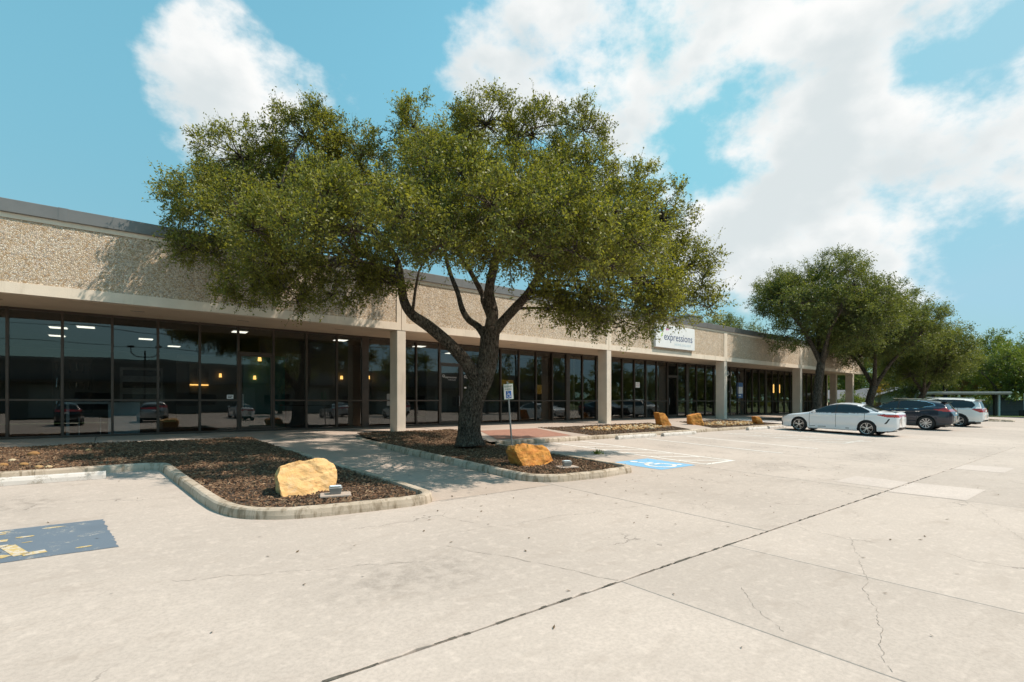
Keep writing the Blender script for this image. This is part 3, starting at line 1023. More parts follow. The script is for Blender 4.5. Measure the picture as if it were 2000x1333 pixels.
walk3 = put('pale_walkway', mesh('pale_walkway', [(x, y, zlot(min(y, 16.9)) + 0.125) for x, y in ((29.4, 12.60), (31.9, 12.60), (31.9, 16.34), (29.8, 16.34))], [(0, 1, 2, 3)]), 'lot_new', kind='structure')


def brick_paint():
    m, N = new_mat('red_brick_paving')
    p = N.pos()
    b = N.n('ShaderNodeTexBrick', Vector=p, Color1=(0.30, 0.135, 0.095, 1), Color2=(0.36, 0.175, 0.12, 1), Mortar=(0.20, 0.12, 0.09, 1), Scale=5.0)
    c = N.mix(N.step(N.noise(p, 5.0, 5.0, 0.6), 0.35, 0.7, 0.0, 0.5), b.outputs[0], (0.36, 0.20, 0.145))
    finish(N, Base_Color=c, Roughness=0.9)
    return m


M['brick'] = brick_paint()
put('brick_paving', mesh('brick_paving', [(x, y, zlot(min(y, 16.9)) + 0.131) for x, y in ((9.65, 12.95), (13.0, 12.95), (13.75, 15.75), (10.9, 15.75))], [(0, 1, 2, 3)]), 'brick', plaza)
# ------------------------------------------------------------------ the long storefront building
YF, YG = 17.35, 19.87                                     # front of fascia and columns / plane of the glass
XB0, XB1 = -14.95, 57.5
bld = root('storefront_building', (21, YG, 0.5), 'long low storefront with pebble fascia, square columns and dark glass', 'building')
ZB, ZT = 4.29, 6.25                                       # underside of the beam, underside of the coping
BAYS = [-14.95, -3.32, 8.46, 20.12, 31.73, 43.37, 54.86, 57.5]
for i, (a, b) in enumerate(zip(BAYS, BAYS[1:])):
    fr = MB()
    a2, b2 = a + 0.012, b - 0.012
    fr.box(a2, b2, YF, YF + 0.20, ZB, 4.565)              # smooth band below
    fr.box(a2, b2, YF + 0.005, YF + 0.20, 6.135, 6.26)    # narrow band above
    fr.box(a2, a + 0.19, YF + 0.003, YF + 0.20, 4.567, 6.133)
    fr.box(b - 0.19, b2, YF + 0.003, YF + 0.20, 4.567, 6.133)
    p = put('fascia_panel', fr.mesh('fascia_panel'), 'precast', bld)
    put('pebble_face', box_mesh('pebble_face', a + 0.192, b - 0.192, YF + 0.028, YF + 0.19, 4.569, 6.131), 'pebble', p)
put('fascia_return', MB().box(XB1 - 0.2, XB1 - 0.003, YF + 0.21, 36, ZB, 6.26).mesh('fascia_return'), 'precast', bld)
put('fascia_backing', MB().box(XB0, XB1 - 0.21, YF + 0.205, YF + 0.30, ZB + 0.02, 6.24).mesh('fascia_backing'), 'joint', bld)
# coping: lengths of pressed metal with cover plates
x = -13.2
while x < XB1:
    e = min(x + 3.05, XB1 + 0.04)
    put('coping', box_mesh('coping', x + 0.003, e - 0.003, YF - 0.055, YF + 0.38, 6.262, 6.585, 0.008), 'coping', bld)
    put('coping_cover', box_mesh('coping_cover', e - 0.10, e + 0.10, YF - 0.060, YF + 0.383, 6.258, 6.589, 0.002), 'coping', bld)
    x = e
put('roof', mesh('roof', [(XB0, YF + 0.38, 6.30), (XB1 - 0.21, YF + 0.38, 6.30), (XB1 - 0.21, 46, 6.30), (XB0, 46, 6.30)], [(0, 1, 2, 3)]), 'roof', bld)
for i, (a, b) in enumerate(zip(BAYS, BAYS[1:])):
    put('soffit', box_mesh('soffit', a + 0.004, b - 0.004, YF + 0.301, YG + 0.10, ZB + 0.003, ZB + 0.06), 'soffit', bld)
for x in (-2.6, 0.4, 3.2, 6.4, 11.2, 14.6, 23.8, 28.0, 36.0, 40.0):
    put('soffit_vent', box_mesh('soffit_vent', x, x + 0.34, 18.55, 18.59, ZB - 0.004, ZB + 0.002), 'bronze', bld)
for xc in (-14.8, -3.32, 8.46, 20.145, 31.735, 43.375, 54.85):
    put('column', box_mesh('column', xc - 0.18, xc + 0.18, YF + 0.012, YF + 0.62, 0.36, ZB + 0.001, 0.015), 'column', bld)
put('column', box_mesh('column', 55.35, 55.72, 19.0, 19.55, 0.36, ZB + 0.001, 0.015), 'column', bld)
# panel at the end and plain back walls
put('end_wall', MB().box(55.9, 56.1, YG + 0.1, 46, 0.3, 6.29).mesh('end_wall'), 'precast', bld)
put('rear_wall', MB().box(XB0, 55.9, 45.8, 46, 0.3, 6.29).mesh('rear_wall'), 'precast', bld)
put('end_wall', MB().box(XB0, XB0 + 0.2, YG + 0.1, 45.8, 0.3, 6.29).mesh('end_wall'), 'precast', bld)

# storefront framing
XM0, PW = 8.07, 1.155
ZSILL, ZRAIL, ZDOOR, ZHEAD = 0.575, 1.67, 3.31, ZB + 0.002
DOORS = {-4, 3, 4, 18, 24}
K0, K1 = -18, 41
for k in range(K0, K1 + 1):
    x = XM0 + PW * k
    w = 0.14 if k % 10 == 0 else 0.034
    put('mullion', box_mesh('mullion', x - w, x + w, YG - 0.055, YG + 0.075, 0.50, ZHEAD, 0.004), 'bronze', bld)
wdw = {}
for k in range(K0, K1):
    x0, x1 = XM0 + PW * k, XM0 + PW * (k + 1)
    x0 += 0.14 if k % 10 == 0 else 0.034
    x1 -= 0.14 if (k + 1) % 10 == 0 else 0.034
    x0 += 0.001; x1 -= 0.001
    tilt = rng.uniform(-0.004, 0.004)
    def pane(name, a, b, z0, z1, par):
        vs = [(a, YG + 0.02 - tilt, z0), (b, YG + 0.02 + tilt, z0), (b, YG + 0.028 + tilt, z0), (a, YG + 0.028 - tilt, z0)]
        dz = rng.uniform(-0.004, 0.004)
        vs += [(x, y + dz, z1) for x, y, _ in vs]
        return put(name, mesh(name, vs, [(0, 3, 2, 1), (4, 5, 6, 7), (0, 1, 5, 4), (1, 2, 6, 5), (2, 3, 7, 6), (3, 0, 4, 7)]), 'glass', par)
    put('head_rail', box_mesh('head_rail', x0, x1, YG - 0.03, YG + 0.06, ZHEAD - 0.07, ZHEAD - 0.002), 'bronze', bld)
    put('sill', box_mesh('sill', x0, x1, YG - 0.045, YG + 0.07, 0.50, ZSILL + 0.05), 'bronze', bld)
    if k in DOORS:
        put('transom_rail', box_mesh('transom_rail', x0, x1, YG - 0.045, YG + 0.06, ZDOOR, ZDOOR + 0.075), 'bronze', bld)
        pane('pane', x0, x1, ZDOOR + 0.076, ZHEAD - 0.071, bld)
        d = MB()
        d.box(x0 + .006, x0 + .066, YG - 0.03, YG + 0.015, ZSILL + 0.055, ZDOOR - 0.004).box(x1 - .066, x1 - .006, YG - 0.03, YG + 0.015, ZSILL + 0.055, ZDOOR - 0.004)
        d.box(x0 + .067, x1 - .067, YG - 0.029, YG + 0.014, ZDOOR - 0.074, ZDOOR - 0.005).box(x0 + .067, x1 - .067, YG - 0.029, YG + 0.014, ZSILL + 0.056, ZSILL + 0.17)
        door = put('door', d.mesh('door'), 'bronze', bld)
        pane('door_pane', x0 + .067, x1 - .067, ZSILL + 0.171, ZDOOR - 0.075, door)
        hx = x0 + 0.10 if k in (-4, 4, 18) else x1 - 0.10
        h = MB().tube([(hx, YG - 0.03, 1.42), (hx, YG - 0.09, 1.45), (hx, YG - 0.09, 1.85), (hx, YG - 0.03, 1.88)], 0.012, 8)
        put('handle', h.mesh('handle', True), 'steel', door)
    else:
        put('mid_rail', box_mesh('mid_rail', x0, x1, YG - 0.045, YG + 0.06, ZRAIL - 0.03, ZRAIL + 0.03, 0.003), 'bronze', bld)
        pane('pane', x0, x1, ZSILL + 0.051, ZRAIL - 0.031, bld)
        pane('pane', x0, x1, ZRAIL + 0.031, ZHEAD - 0.071, bld)

# rooms behind the glass
def shell(name, x0, x1, y0, y1, z0, z1, m):
    return put(name, MB().box(x0, x1, y0, y1, z0, z1).mesh(name), m, bld)
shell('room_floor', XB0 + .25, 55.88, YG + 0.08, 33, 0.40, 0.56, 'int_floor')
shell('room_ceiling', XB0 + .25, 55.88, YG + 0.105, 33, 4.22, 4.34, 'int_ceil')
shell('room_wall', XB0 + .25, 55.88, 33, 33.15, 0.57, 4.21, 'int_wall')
for x in (9.5, 20.4, 32.0, 43.5):
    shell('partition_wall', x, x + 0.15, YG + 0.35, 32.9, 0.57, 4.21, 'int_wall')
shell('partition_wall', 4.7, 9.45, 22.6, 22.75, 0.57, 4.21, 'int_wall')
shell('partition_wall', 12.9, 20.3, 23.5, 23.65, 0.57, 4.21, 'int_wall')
shell('partition_wall', 1.9, 4.0, 23.0, 23.15, 0.57, 3.4, 'int_wall')
put('teal_panel', MB().box(4.05, 5.6, 22.3, 22.42, 0.57, 3.5).mesh('teal_panel'), 'teal', bld)
put('grey_partition', MB().box(26.9, 27.5, YG + 0.5, YG + 0.6, 0.57, 3.9).mesh('grey_partition'), plain('grey_partition', (0.16, 0.16, 0.155), 0.8), bld)

# ceiling lamps that show through the glass
lab = ['ceiling light panel behind the second pane from the left', 'ceiling light panel behind the first full pane, upper one', 'ceiling light panel behind the first full pane, lower one',
       'ceiling light panel seen behind the third full pane', 'ceiling light panel deep behind the fifth pane', 'ceiling light panel just inside the door with the teal wall',
       'ceiling light panel left of the front column', 'ceiling light panel just right of the front column', 'ceiling light panel above the lettered glass door', 'ceiling light panel deep behind the lettered glass door']
for (x, y), l in zip([(-0.73, 22.64), (-1.48, 23.4), (-1.7, 26.3), (1.05, 25.43), (2.21, 27.95), (3.64, 20.7), (7.43, 20.9), (11.1, 20.95), (14.0, 22.9), (15.73, 27.27)], lab):
    c = root('ceiling_light', (x, y, 4.215), l, 'ceiling light', 'ceiling light panels')
    put('lamp_frame', box_mesh('lamp_frame', x - 0.26, x + 0.26, y - 0.26, y + 0.26, 4.18, 4.216), 'white', c)
    put('diffuser', box_mesh('diffuser', x - 0.23, x + 0.23, y - 0.23, y + 0.23, 4.165, 4.179), 'tube', c)
for (x, y, z, l, r) in ((3.35, 22.95, 2.66, 'amber wall lamp beside the framed picture', 0.05), (4.45, 22.25, 2.58, 'amber wall lamp on the teal wall inside the door', 0.055),
                        (8.05, 22.53, 2.70, 'amber wall lamp left of the wide dark mullion', 0.06), (9.3, 22.5, 2.74, 'amber wall lamp between the wide mullion and the front column', 0.06),
                        (4.62, 22.2, 3.32, 'amber pendant lamp above the teal wall lamp', 0.07)):
    c = root('wall_lamp', (x, y, z), l, 'wall lamp', 'amber lamps in the showroom')
    put('lamp_arm', MB().tube([(x, y + 0.05, z - 0.10), (x, y, z - 0.10), (x, y - 0.02, z - 0.06)], 0.008, 6).mesh('lamp_arm'), 'bronze', c)
    put('lamp_shade', MB().tube([(x, y - 0.02, z - 0.07), (x, y - 0.02, z + 0.08)], [r, r * 0.8], 10).mesh('lamp_shade'), 'amber', c)
for (x, w, l) in ((48.7, 0.10, 'amber lamp strip behind the far glass, nearer of the pair'), (49.9, 0.10, 'amber lamp strip behind the far glass, farther of the pair')):
    put('lamp_strip', box_mesh('lamp_strip', x - w, x + w, 21.9, 21.96, 2.45, 3.25, 0.02), 'amber', None, l, 'lamp', 'amber lamp strips')
for (x, y, z, w, h, l) in ((18.1, 23.3, 2.72, 0.9, 0.35, 'glowing amber display behind the panes right of the oak'), (20.0, 22.6, 2.35, 0.35, 0.55, 'glowing amber display left of the second column')):
    c = put('lit_display', box_mesh('lit_display', x - w / 2, x + w / 2, y, y + 0.12, z - h / 2, z + h / 2, 0.02), emitter('dim_amber_glow', (1.0, 0.55, 0.1), 0.10), None, l, 'display', 'glowing showroom displays')
# showroom pieces close to the glass
c = root('display_board', (0.35, 20.25, 0.56), 'pale blue display board standing behind the third lower pane', 'display board')
put('board', box_mesh('board', 0.02, 0.68, 20.15, 20.22, 0.60, 1.60, 0.006), 'pale_blue', c)
put('board_foot', box_mesh('board_foot', 0.05, 0.65, 20.05, 20.45, 0.56, 0.60), 'black', c)
c = root('display_stand', (-0.55, 20.25, 0.56), 'pale blue open display frame behind the second lower pane', 'display stand')
put('frame', MB().box(-1.1, -1.03, 20.15, 20.23, 0.56, 1.62).box(-0.12, -0.05, 20.15, 20.23, 0.56, 1.62).box(-1.03, -0.12, 20.15, 20.23, 1.55, 1.62).mesh('frame'), 'pale_blue', c)
c = root('side_table', (-0.55, 20.75, 0.56), 'thin white metal side table behind the display frame', 'side table')
put('table_top', box_mesh('table_top', -0.85, -0.3, 20.6, 21.0, 1.12, 1.145), 'steel', c)
for x in (-0.84, -0.32):
    for y in (20.61, 20.98):
        put('leg', box_mesh('leg', x, x + 0.02, y, y + 0.02, 0.56, 1.12), 'white', c)
c = root('reception_desk', (6.1, 21.2, 0.56), 'dark reception desk inside, right of the teal door', 'desk')
put('desk_front', box_mesh('desk_front', 5.3, 6.9, 20.9, 20.98, 0.56, 1.45), 'int_wall', c)
put('desk_top', box_mesh('desk_top', 5.25, 6.95, 20.86, 21.6, 1.45, 1.50), 'bronze', c)
c = root('framed_picture', (2.6, 22.9, 2.3), 'framed picture with a lit shelf behind the sixth pane', 'picture')
put('picture', box_mesh('picture', 2.3, 2.95, 22.93, 22.98, 1.9, 3.1), plain('sepia_print', (0.14, 0.12, 0.09), 0.6, 0.4, 4.0), c)
put('shelf_light', box_mesh('shelf_light', 2.32, 2.93, 22.85, 22.92, 2.25, 2.29), 'amber', c)
c = root('tile_board', (-0.6, 24.5, 0.56), 'dark pegboard of kitchen fittings behind the first full pane', 'display board')
put('pegboard', box_mesh('pegboard', -1.7, -0.6, 24.6, 24.66, 1.2, 3.3), plain('pegboard', (0.07, 0.065, 0.06), 0.7), c)
for i in range(18):
    x, z = -1.6 + (i % 6) * 0.18, 1.5 + (i // 6) * 0.6
    put('fitting', MB().tube([(x, 24.58, z), (x, 24.50, z + 0.05), (x + 0.02, 24.52, z + rng.uniform(0.2, 0.4))], 0.025, 6).mesh('fitting'), 'chrome' if i % 3 == 0 else 'bronze', c)
c = root('white_cabinet', (1.0, 23.4, 0.56), 'white shelving unit deep inside behind the third pane', 'cabinet')
put('carcass', box_mesh('carcass', 0.2, 1.5, 23.5, 23.9, 0.56, 2.9), plain('cabinet_white', (0.32, 0.31, 0.29), 0.6), c)
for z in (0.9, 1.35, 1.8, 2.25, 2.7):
    put('shelf_shade', box_mesh('shelf_shade', 0.28, 1.42, 23.46, 23.502, z - 0.12, z + 0.10), 'black', c)  # black blocks paint the shade between shelves onto a solid carcass

# notices and lettering on the glass
def notice(name, x0, x1, z0, z1, col, label, cat='notice', lines=0, lc='black'):
    o = put(name, box_mesh(name, x0, x1, YG - 0.004, YG + 0.012, z0, z1), col, None, label, cat)
    for i in range(lines):
        zz = z1 - (z1 - z0) * (i + 1) / (lines + 1)
        put('print_line', box_mesh('print_line', x0 + 0.03, x1 - 0.03 - 0.03 * (i % 2), YG - 0.0055, YG - 0.0042, zz - 0.012, zz + 0.012), lc, o)
    return o
notice('notice', 3.10, 3.30, 1.72, 1.86, 'white', 'small white notice on the pane left of the teal door', lines=2)
notice('notice', 25.55, 25.95, 2.50, 2.84, 'white', 'square white and red notice on glass right of the second column', lines=2, lc='red_lens')
notice('notice', 9.02, 9.24, 1.45, 1.95, plain('grey_paper', (0.25, 0.25, 0.24), 0.7), 'grey paper notice on the pane left of the front column')
notice('notice', 12.88, 12.99, 2.24, 2.31, 'white', 'tiny white tag beside the lettered door handle')
po = notice('poster', 38.0, 38.9, 1.9, 3.1, plain('poster_blue', (0.06, 0.16, 0.36), 0.5), 'tall blue and white poster beyond the third column', 'poster')
put('poster_field', box_mesh('poster_field', 38.04, 38.86, YG - 0.0055, YG - 0.0045, 2.25, 2.78), 'white', po)
put('poster_mark', box_mesh('poster_mark', 38.15, 38.6, YG - 0.0055, YG - 0.0045, 2.05, 2.13), 'white', po)
dec = plain('decal_white', (0.62, 0.62, 0.62), 0.5)
def ring(cx, cz, r, y, n=8):
    mb = MB()
    for i in range(n):
        t = 2 * math.pi * i / n
        mb.box(cx + r * math.cos(t) - r * .3, cx + r * math.cos(t) + r * .3, y, y + 0.001, cz + r * math.sin(t) - r * .3, cz + r * math.sin(t) + r * .3)
    return mb
for x in (11.70, 12.86):
    y = YG - 0.006
    o = put('door_lettering', place_text('expressions', 0.13, x + 0.12, y, 2.70, 0.62, 0.0005), dec, None,
            'white lettering on the glass door left of the oak trunk' if x < 12 else 'white lettering on the glass door partly behind the oak trunk', 'lettering', 'door lettering')
    put('logo', ring(x + 0.06, 2.79, 0.05, y).mesh('logo'), dec, o)
    put('small_print', place_text('HOME GALLERY', 0.06, x + 0.30, y, 2.60, 0.42, 0.0005), dec, o)
o = put('suite_number', place_text('04', 0.50, 36.42, YG - 0.006, 3.58, 0.80, 0.0008), 'white', None, 'white suite number 04 on the glass beside the third column', 'number')
o = put('window_lettering', MB().box(37.0, 37.05, YG - .006, YG - .005, 2.3, 2.9).box(37.12, 37.17, YG - .006, YG - .005, 2.2, 2.75).box(37.24, 37.29, YG - .006, YG - .005, 2.2, 2.6).box(36.8, 36.9, YG - .006, YG - .005, 2.35, 2.45).mesh('window_lettering'), dec, None,
        'faint white vertical lettering between the suite number and blue poster', 'lettering')

# the shop sign on the fascia
ys = YF + 0.028 - 0.16
sg = root('shop_sign', (25.9, YF, 4.75), 'white shop sign reading expressions on the pebble fascia', 'sign')
put('sign_panel', box_mesh('sign_panel', 23.93, 27.85, ys, YF + 0.027, 4.72, 6.03, 0.012), 'white', sg)
ink = plain('sign_ink', (0.05, 0.075, 0.18), 0.6)
put('lettering', place_text('expressions', 0.62, 24.72, ys - 0.003, 5.17, 2.86, 0.002), ink, sg)
put('small_lettering', place_text('HOME GALLERY', 0.20, 25.75, ys - 0.003, 4.90, 1.7, 0.002), plain('sign_pale_ink', (0.55, 0.66, 0.72), 0.6), sg)
cols = [(0.55, 0.10, 0.33), (0.05, 0.20, 0.42), (0.20, 0.55, 0.50), (0.45, 0.65, 0.20), (0.70, 0.30, 0.55)]
for i, (cx, cz, ang, ln) in enumerate(((24.98, 5.83, 60, 0.30), (24.62, 5.86, 140, 0.30), (24.40, 5.70, 190, 0.28), (24.50, 5.44, 235, 0.34), (25.12, 5.78, 20, 0.24))):
    a = R(ang)
    pts = [(-1, 0), (-0.4, 0.34), (0.3, 0.36), (1, 0), (0.3, -0.36), (-0.4, -0.34)]
    pl = [(cx + ln / 2 * (u * math.cos(a) - v * math.sin(a)), cz + ln / 2 * (u * math.sin(a) + v * math.cos(a))) for u, v in pts]
    put('logo_petal', MB().prism(pl, ys - 0.005, ys - 0.001).mesh('logo_petal'), plain('petal_ink', cols[i], 0.6), sg)
# plant on the roof
for (x0, x1, y0, h, l) in ((37.2, 39.4, 23.6, 2.55, 'dark rooftop air unit showing above the coping near the sign'), (50.0, 53.2, 24, 2.2, 'low pale rooftop unit above the far coping')):
    c = root('rooftop_unit', ((x0 + x1) / 2, y0 + 0.8, 6.31), l, 'air unit', 'rooftop air units')
    put('casing', box_mesh('casing', x0, x1, y0, y0 + 1.8, 6.31, 6.31 + h - 0.12, 0.02), 'coping', c)
    put('lid', box_mesh('lid', x0 - 0.05, x1 + 0.05, y0 - 0.05, y0 + 1.85, 6.31 + h - 0.118, 6.31 + h, 0.01), 'steel', c)
    for i in range(8):
        z = 6.6 + i * (h - 0.8) / 8
        put('louvre', box_mesh('louvre', x0 + 0.15, x1 - 0.15, y0 - 0.02, y0 - 0.002, z, z + 0.06), 'black', c)
# ------------------------------------------------------------------ cars
def smooth_keys(keys, xs, win=0.09):
    k = np.array(keys, dtype=float)
    d = np.linspace(xs[0], xs[-1], 1600)
    v = np.interp(d, k[:, 0], k[:, 1])
    n = max(1, int(win / (d[1] - d[0])))
    if n > 1:
        pad = np.pad(v, n, mode='edge')
        ker = np.hanning(2 * n + 1); ker /= ker.sum()
        v = np.convolve(pad, ker, mode='valid')
    return np.interp(xs, d, v)


def pip(px, pz, poly):
    return in_poly(px, pz, poly)


def wheel(car, x, y, r, rr, w, sgn, spokes, style, seedname='wheel'):
    c = bpy.data.objects.new('wheel', None)
    COL.objects.link(c)
    c.parent = car
    c.location = (x, y, r)
    c.empty_display_size = 0.1
    prof = [(rr * 0.97, -w / 2), (rr + 0.02, -w / 2 - 0.004), (r - 0.03, -w / 2), (r - 0.008, -w / 2 + 0.025), (r, -w / 2 + 0.05), (r, w / 2 - 0.05), (r - 0.008, w / 2 - 0.025), (r - 0.03, w / 2), (rr + 0.02, w / 2 + 0.004), (rr * 0.97, w / 2)]
    def lathe(prof, n=36, close=False):
        vs, fs = [], []
        m = len(prof)
        for i in range(n):
            t = 2 * math.pi * i / n
            vs += [(q * math.cos(t), h, q * math.sin(t)) for q, h in prof]
        for i in range(n):
            for j in range(m - 1):
                a, b = i * m + j, ((i + 1) % n) * m + j
                fs.append((a, b, b + 1, a + 1))
        return vs, fs
    vs, fs = lathe(prof)
    o = put('tyre', mesh('tyre', vs, fs, True), 'tyre', None); o.parent = c
    s = sgn
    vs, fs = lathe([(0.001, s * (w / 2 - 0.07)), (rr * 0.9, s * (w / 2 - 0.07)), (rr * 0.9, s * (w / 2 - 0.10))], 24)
    o = put('spoke_shade_disc', mesh('spoke_shade_disc', vs, fs), 'rim_dark', None); o.parent = c  # near-black disc puts the shade behind the spokes into colour
    mb = MB()
    vs, fs = lathe([(rr * 0.93, s * (w / 2 - 0.05)), (rr * 0.94, s * (w / 2 + 0.002)), (rr * 0.985, s * (w / 2 + 0.006)), (rr * 0.985, s * (w / 2 - 0.06))], 36)
    mb.add(vs, fs)
    vs, fs = lathe([(0.001, s * (w / 2 - 0.012)), (0.045, s * (w / 2 - 0.014)), (0.06, s * (w / 2 - 0.03)), (0.06, s * (w / 2 - 0.06))], 20)
    mb.add(vs, fs)
    for i in range(spokes):
        for off in ((-0.12, 0.12) if style == 'pair' else (0.0,)):
            t = 2 * math.pi * (i + 0.25) / spokes
            sw = 0.16 if style == 'twist' else 0.0
            a0, a1 = t + off * 0.6, t + off * 1.5 + sw
            wd0, wd1 = (0.011, 0.010) if style == 'pair' else (0.014, 0.024)
            y0, y1 = s * (w / 2 - 0.018), s * (w / 2 - 0.002)
            p0 = Vector((0.05 * math.cos(a0), y0, 0.05 * math.sin(a0)))
            p1 = Vector((rr * 0.93 * math.cos(a1), y1, rr * 0.93 * math.sin(a1)))
            d = (p1 - p0).normalized()
            nn = Vector((-d.z, 0, d.x))
            dn = Vector((0, -s * 0.025, 0))
            q = [p0 - nn * wd0, p0 + nn * wd0, p1 + nn * wd1, p1 - nn * wd1]
            q += [v + dn for v in q]
            mb.add(q, [(0, 1, 2, 3), (7, 6, 5, 4), (0, 4, 5, 1), (1, 5, 6, 2), (2, 6, 7, 3), (3, 7, 4, 0)])
    o = put('rim', mb.mesh('rim'), 'rim', None); o.parent = c
    return c


def make_car(name, label, S, loc, heading, slope, group):
    L, H = S['L'], S['H']
    car = root(name, loc, label, 'car', group)
    car.rotation_euler = (Matrix.Rotation(slope, 3, 'X') @ Matrix.Rotation(heading, 3, 'Z')).to_euler()
    xs = np.unique(np.concatenate([np.linspace(0, 0.12, 26), np.linspace(0.12, L - 0.16, S.get('nx', 300)), np.linspace(L - 0.16, L, 30)]))
    zt = smooth_keys(S['top'], xs, 0.07)
    wd = smooth_keys(S['wid'], xs, 0.05)
    zl = smooth_keys(S['low'], xs, 0.06)
    zb = smooth_keys(S['belt'], xs, 0.2)
    r, ra = S['r'], S['r'] + 0.04
    for xc in S['axles']:
        a = np.abs(xs - xc)
        arch = np.where(a < ra, r + np.sqrt(np.maximum(0, ra * ra - a * a)), 0)
        zl = np.maximum(zl, np.minimum(arch, zt - 0.12))
    NS, NT = 40, 12
    grid = np.zeros((len(xs), NS + NT + 1, 3))
    th = S.get('tumble', 0.42)
    for i, x in enumerate(xs):
        crown = 0.035 + 0.03 * min(1, max(0, (zt[i] - 1.0) / 0.4))
        ze = max(zt[i] - crown, zl[i] + 0.05)
        zz = zl[i] + (ze - zl[i]) * (np.arange(NS + 1) / NS)
        w = wd[i]
        mid = S.get('mid', 0.62)
        y = np.where(zz < mid, w * (1 - 0.075 * ((mid - zz) / 0.42) ** 2), w * (1 - 0.035 * ((zz - mid) / 0.38) ** 2))
        # feature crease along the flank
        y = y + 0.016 * np.exp(-((zz - (zb[i] - 0.10)) / 0.035) ** 2) - 0.024 * np.exp(-((zz - 0.43) / 0.08) ** 2) + 0.022 * np.exp(-((zz - 0.24) / 0.05) ** 2)
        ab = np.maximum(0, zz - zb[i])
        y = y - np.minimum(0.045, ab * 1.2) - ab * th
        # eased edge where flank meets bonnet, roof or boot
        ed = np.maximum(0, zz - (ze - 0.07)) / 0.07
        y = y - 0.05 * ed ** 2.2
        grid[i, :NS + 1, 0] = x
        grid[i, :NS + 1, 1] = y
        grid[i, :NS + 1, 2] = zz
        yE = y[-1]
        for j in range(1, NT + 1):
            u = 1 - (j / NT)
            grid[i, NS + j] = (x, yE * u, ze + (zt[i] - ze) * (1 - u * u))
    nr = NS + NT + 1
    keys = {}
    cls = S['classify']
    for i in range(len(xs) - 1):
        for j in range(nr - 1):
            c = (grid[i, j] + grid[i + 1, j] + grid[i + 1, j + 1] + grid[i, j + 1]) / 4
            keys.setdefault(cls(c[0], abs(c[1]), c[2], j >= NS, S, i, zt[i], zb[i]), []).append((i, j))
    made = {}
    for key, cells in keys.items():
        nm, mt, split = key
        for sg in (-1, 1):
            idx, vs, fs = {}, [], []
            if not split and sg == 1 and False: pass
            for (i, j) in cells:
                q = []
                for (a, b) in ((i, j), (i + 1, j), (i + 1, j + 1), (i, j + 1)):
                    if (a, b) not in idx:
                        idx[(a, b)] = len(vs)
                        p = grid[a, b]
                        vs.append((p[0], sg * p[1], p[2]))
                    q.append(idx[(a, b)])
                fs.append(tuple(q) if sg < 0 else tuple(reversed(q)))
            if nm == 'body':
                for ii in (0, len(xs) - 1):
                    ring_i = []
                    for b in range(nr):
                        if (ii, b) not in idx:
                            idx[(ii, b)] = len(vs); p = grid[ii, b]; vs.append((p[0], sg * p[1], p[2]))
                        ring_i.append(idx[(ii, b)])
                    vs.append((grid[ii, 0, 0], 0, grid[ii, 0, 2])); ring_i.append(len(vs) - 1)
                    fs.append(tuple(ring_i))
            made.setdefault(key, []).append((vs, fs))
    for key, parts in made.items():
        nm, mt, split = key
        mt = S['paint'] if mt == 'paint' else mt
        if split:
            for vs, fs in parts:
                o = put(nm, mesh(nm, vs, fs, True), mt, None); o.parent = car
        else:
            mb = MB()
            for vs, fs in parts: mb.add(vs, fs)
            o = put(nm, mb.mesh(nm, True), mt, None); o.parent = car
    def part(nm, mb, m, bev=0.0, smooth=False):
        me = mb.mesh(nm, smooth)
        if bev: bevel_mesh(me, bev, 2)
        o = put(nm, me, m, None); o.parent = car
        return o
    hw = S['halfw']
    part('underbody', MB().box(0.35, L - 0.35, -hw + 0.29, hw - 0.29, 0.19, 0.72), 'black')
    for xc in S['axles']:
        for sg in (-1, 1):
            wheel(car, xc, sg * (hw - 0.135), r, S['rim_r'], 0.235, sg, S['spokes'], S['style'])
    for sg in (-1, 1):
        mx, mz = S['mirror']
        part('mirror', MB().box(mx, mx + 0.11, sg * (hw - 0.02), sg * (hw + 0.17), mz, mz + 0.14), S['paint'], 0.035)
        for hx, hz in S['handles']:
            yy = hw * 0.985
            part('door_handle', MB().box(hx, hx + 0.19, sg * (yy - 0.015), sg * (yy + 0.022), hz, hz + 0.032), S.get('handle_m', S['paint']), 0.008)
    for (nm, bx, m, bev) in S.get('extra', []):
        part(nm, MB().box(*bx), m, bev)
    return car


def seam(v, t=0.008):
    return abs(v) < t


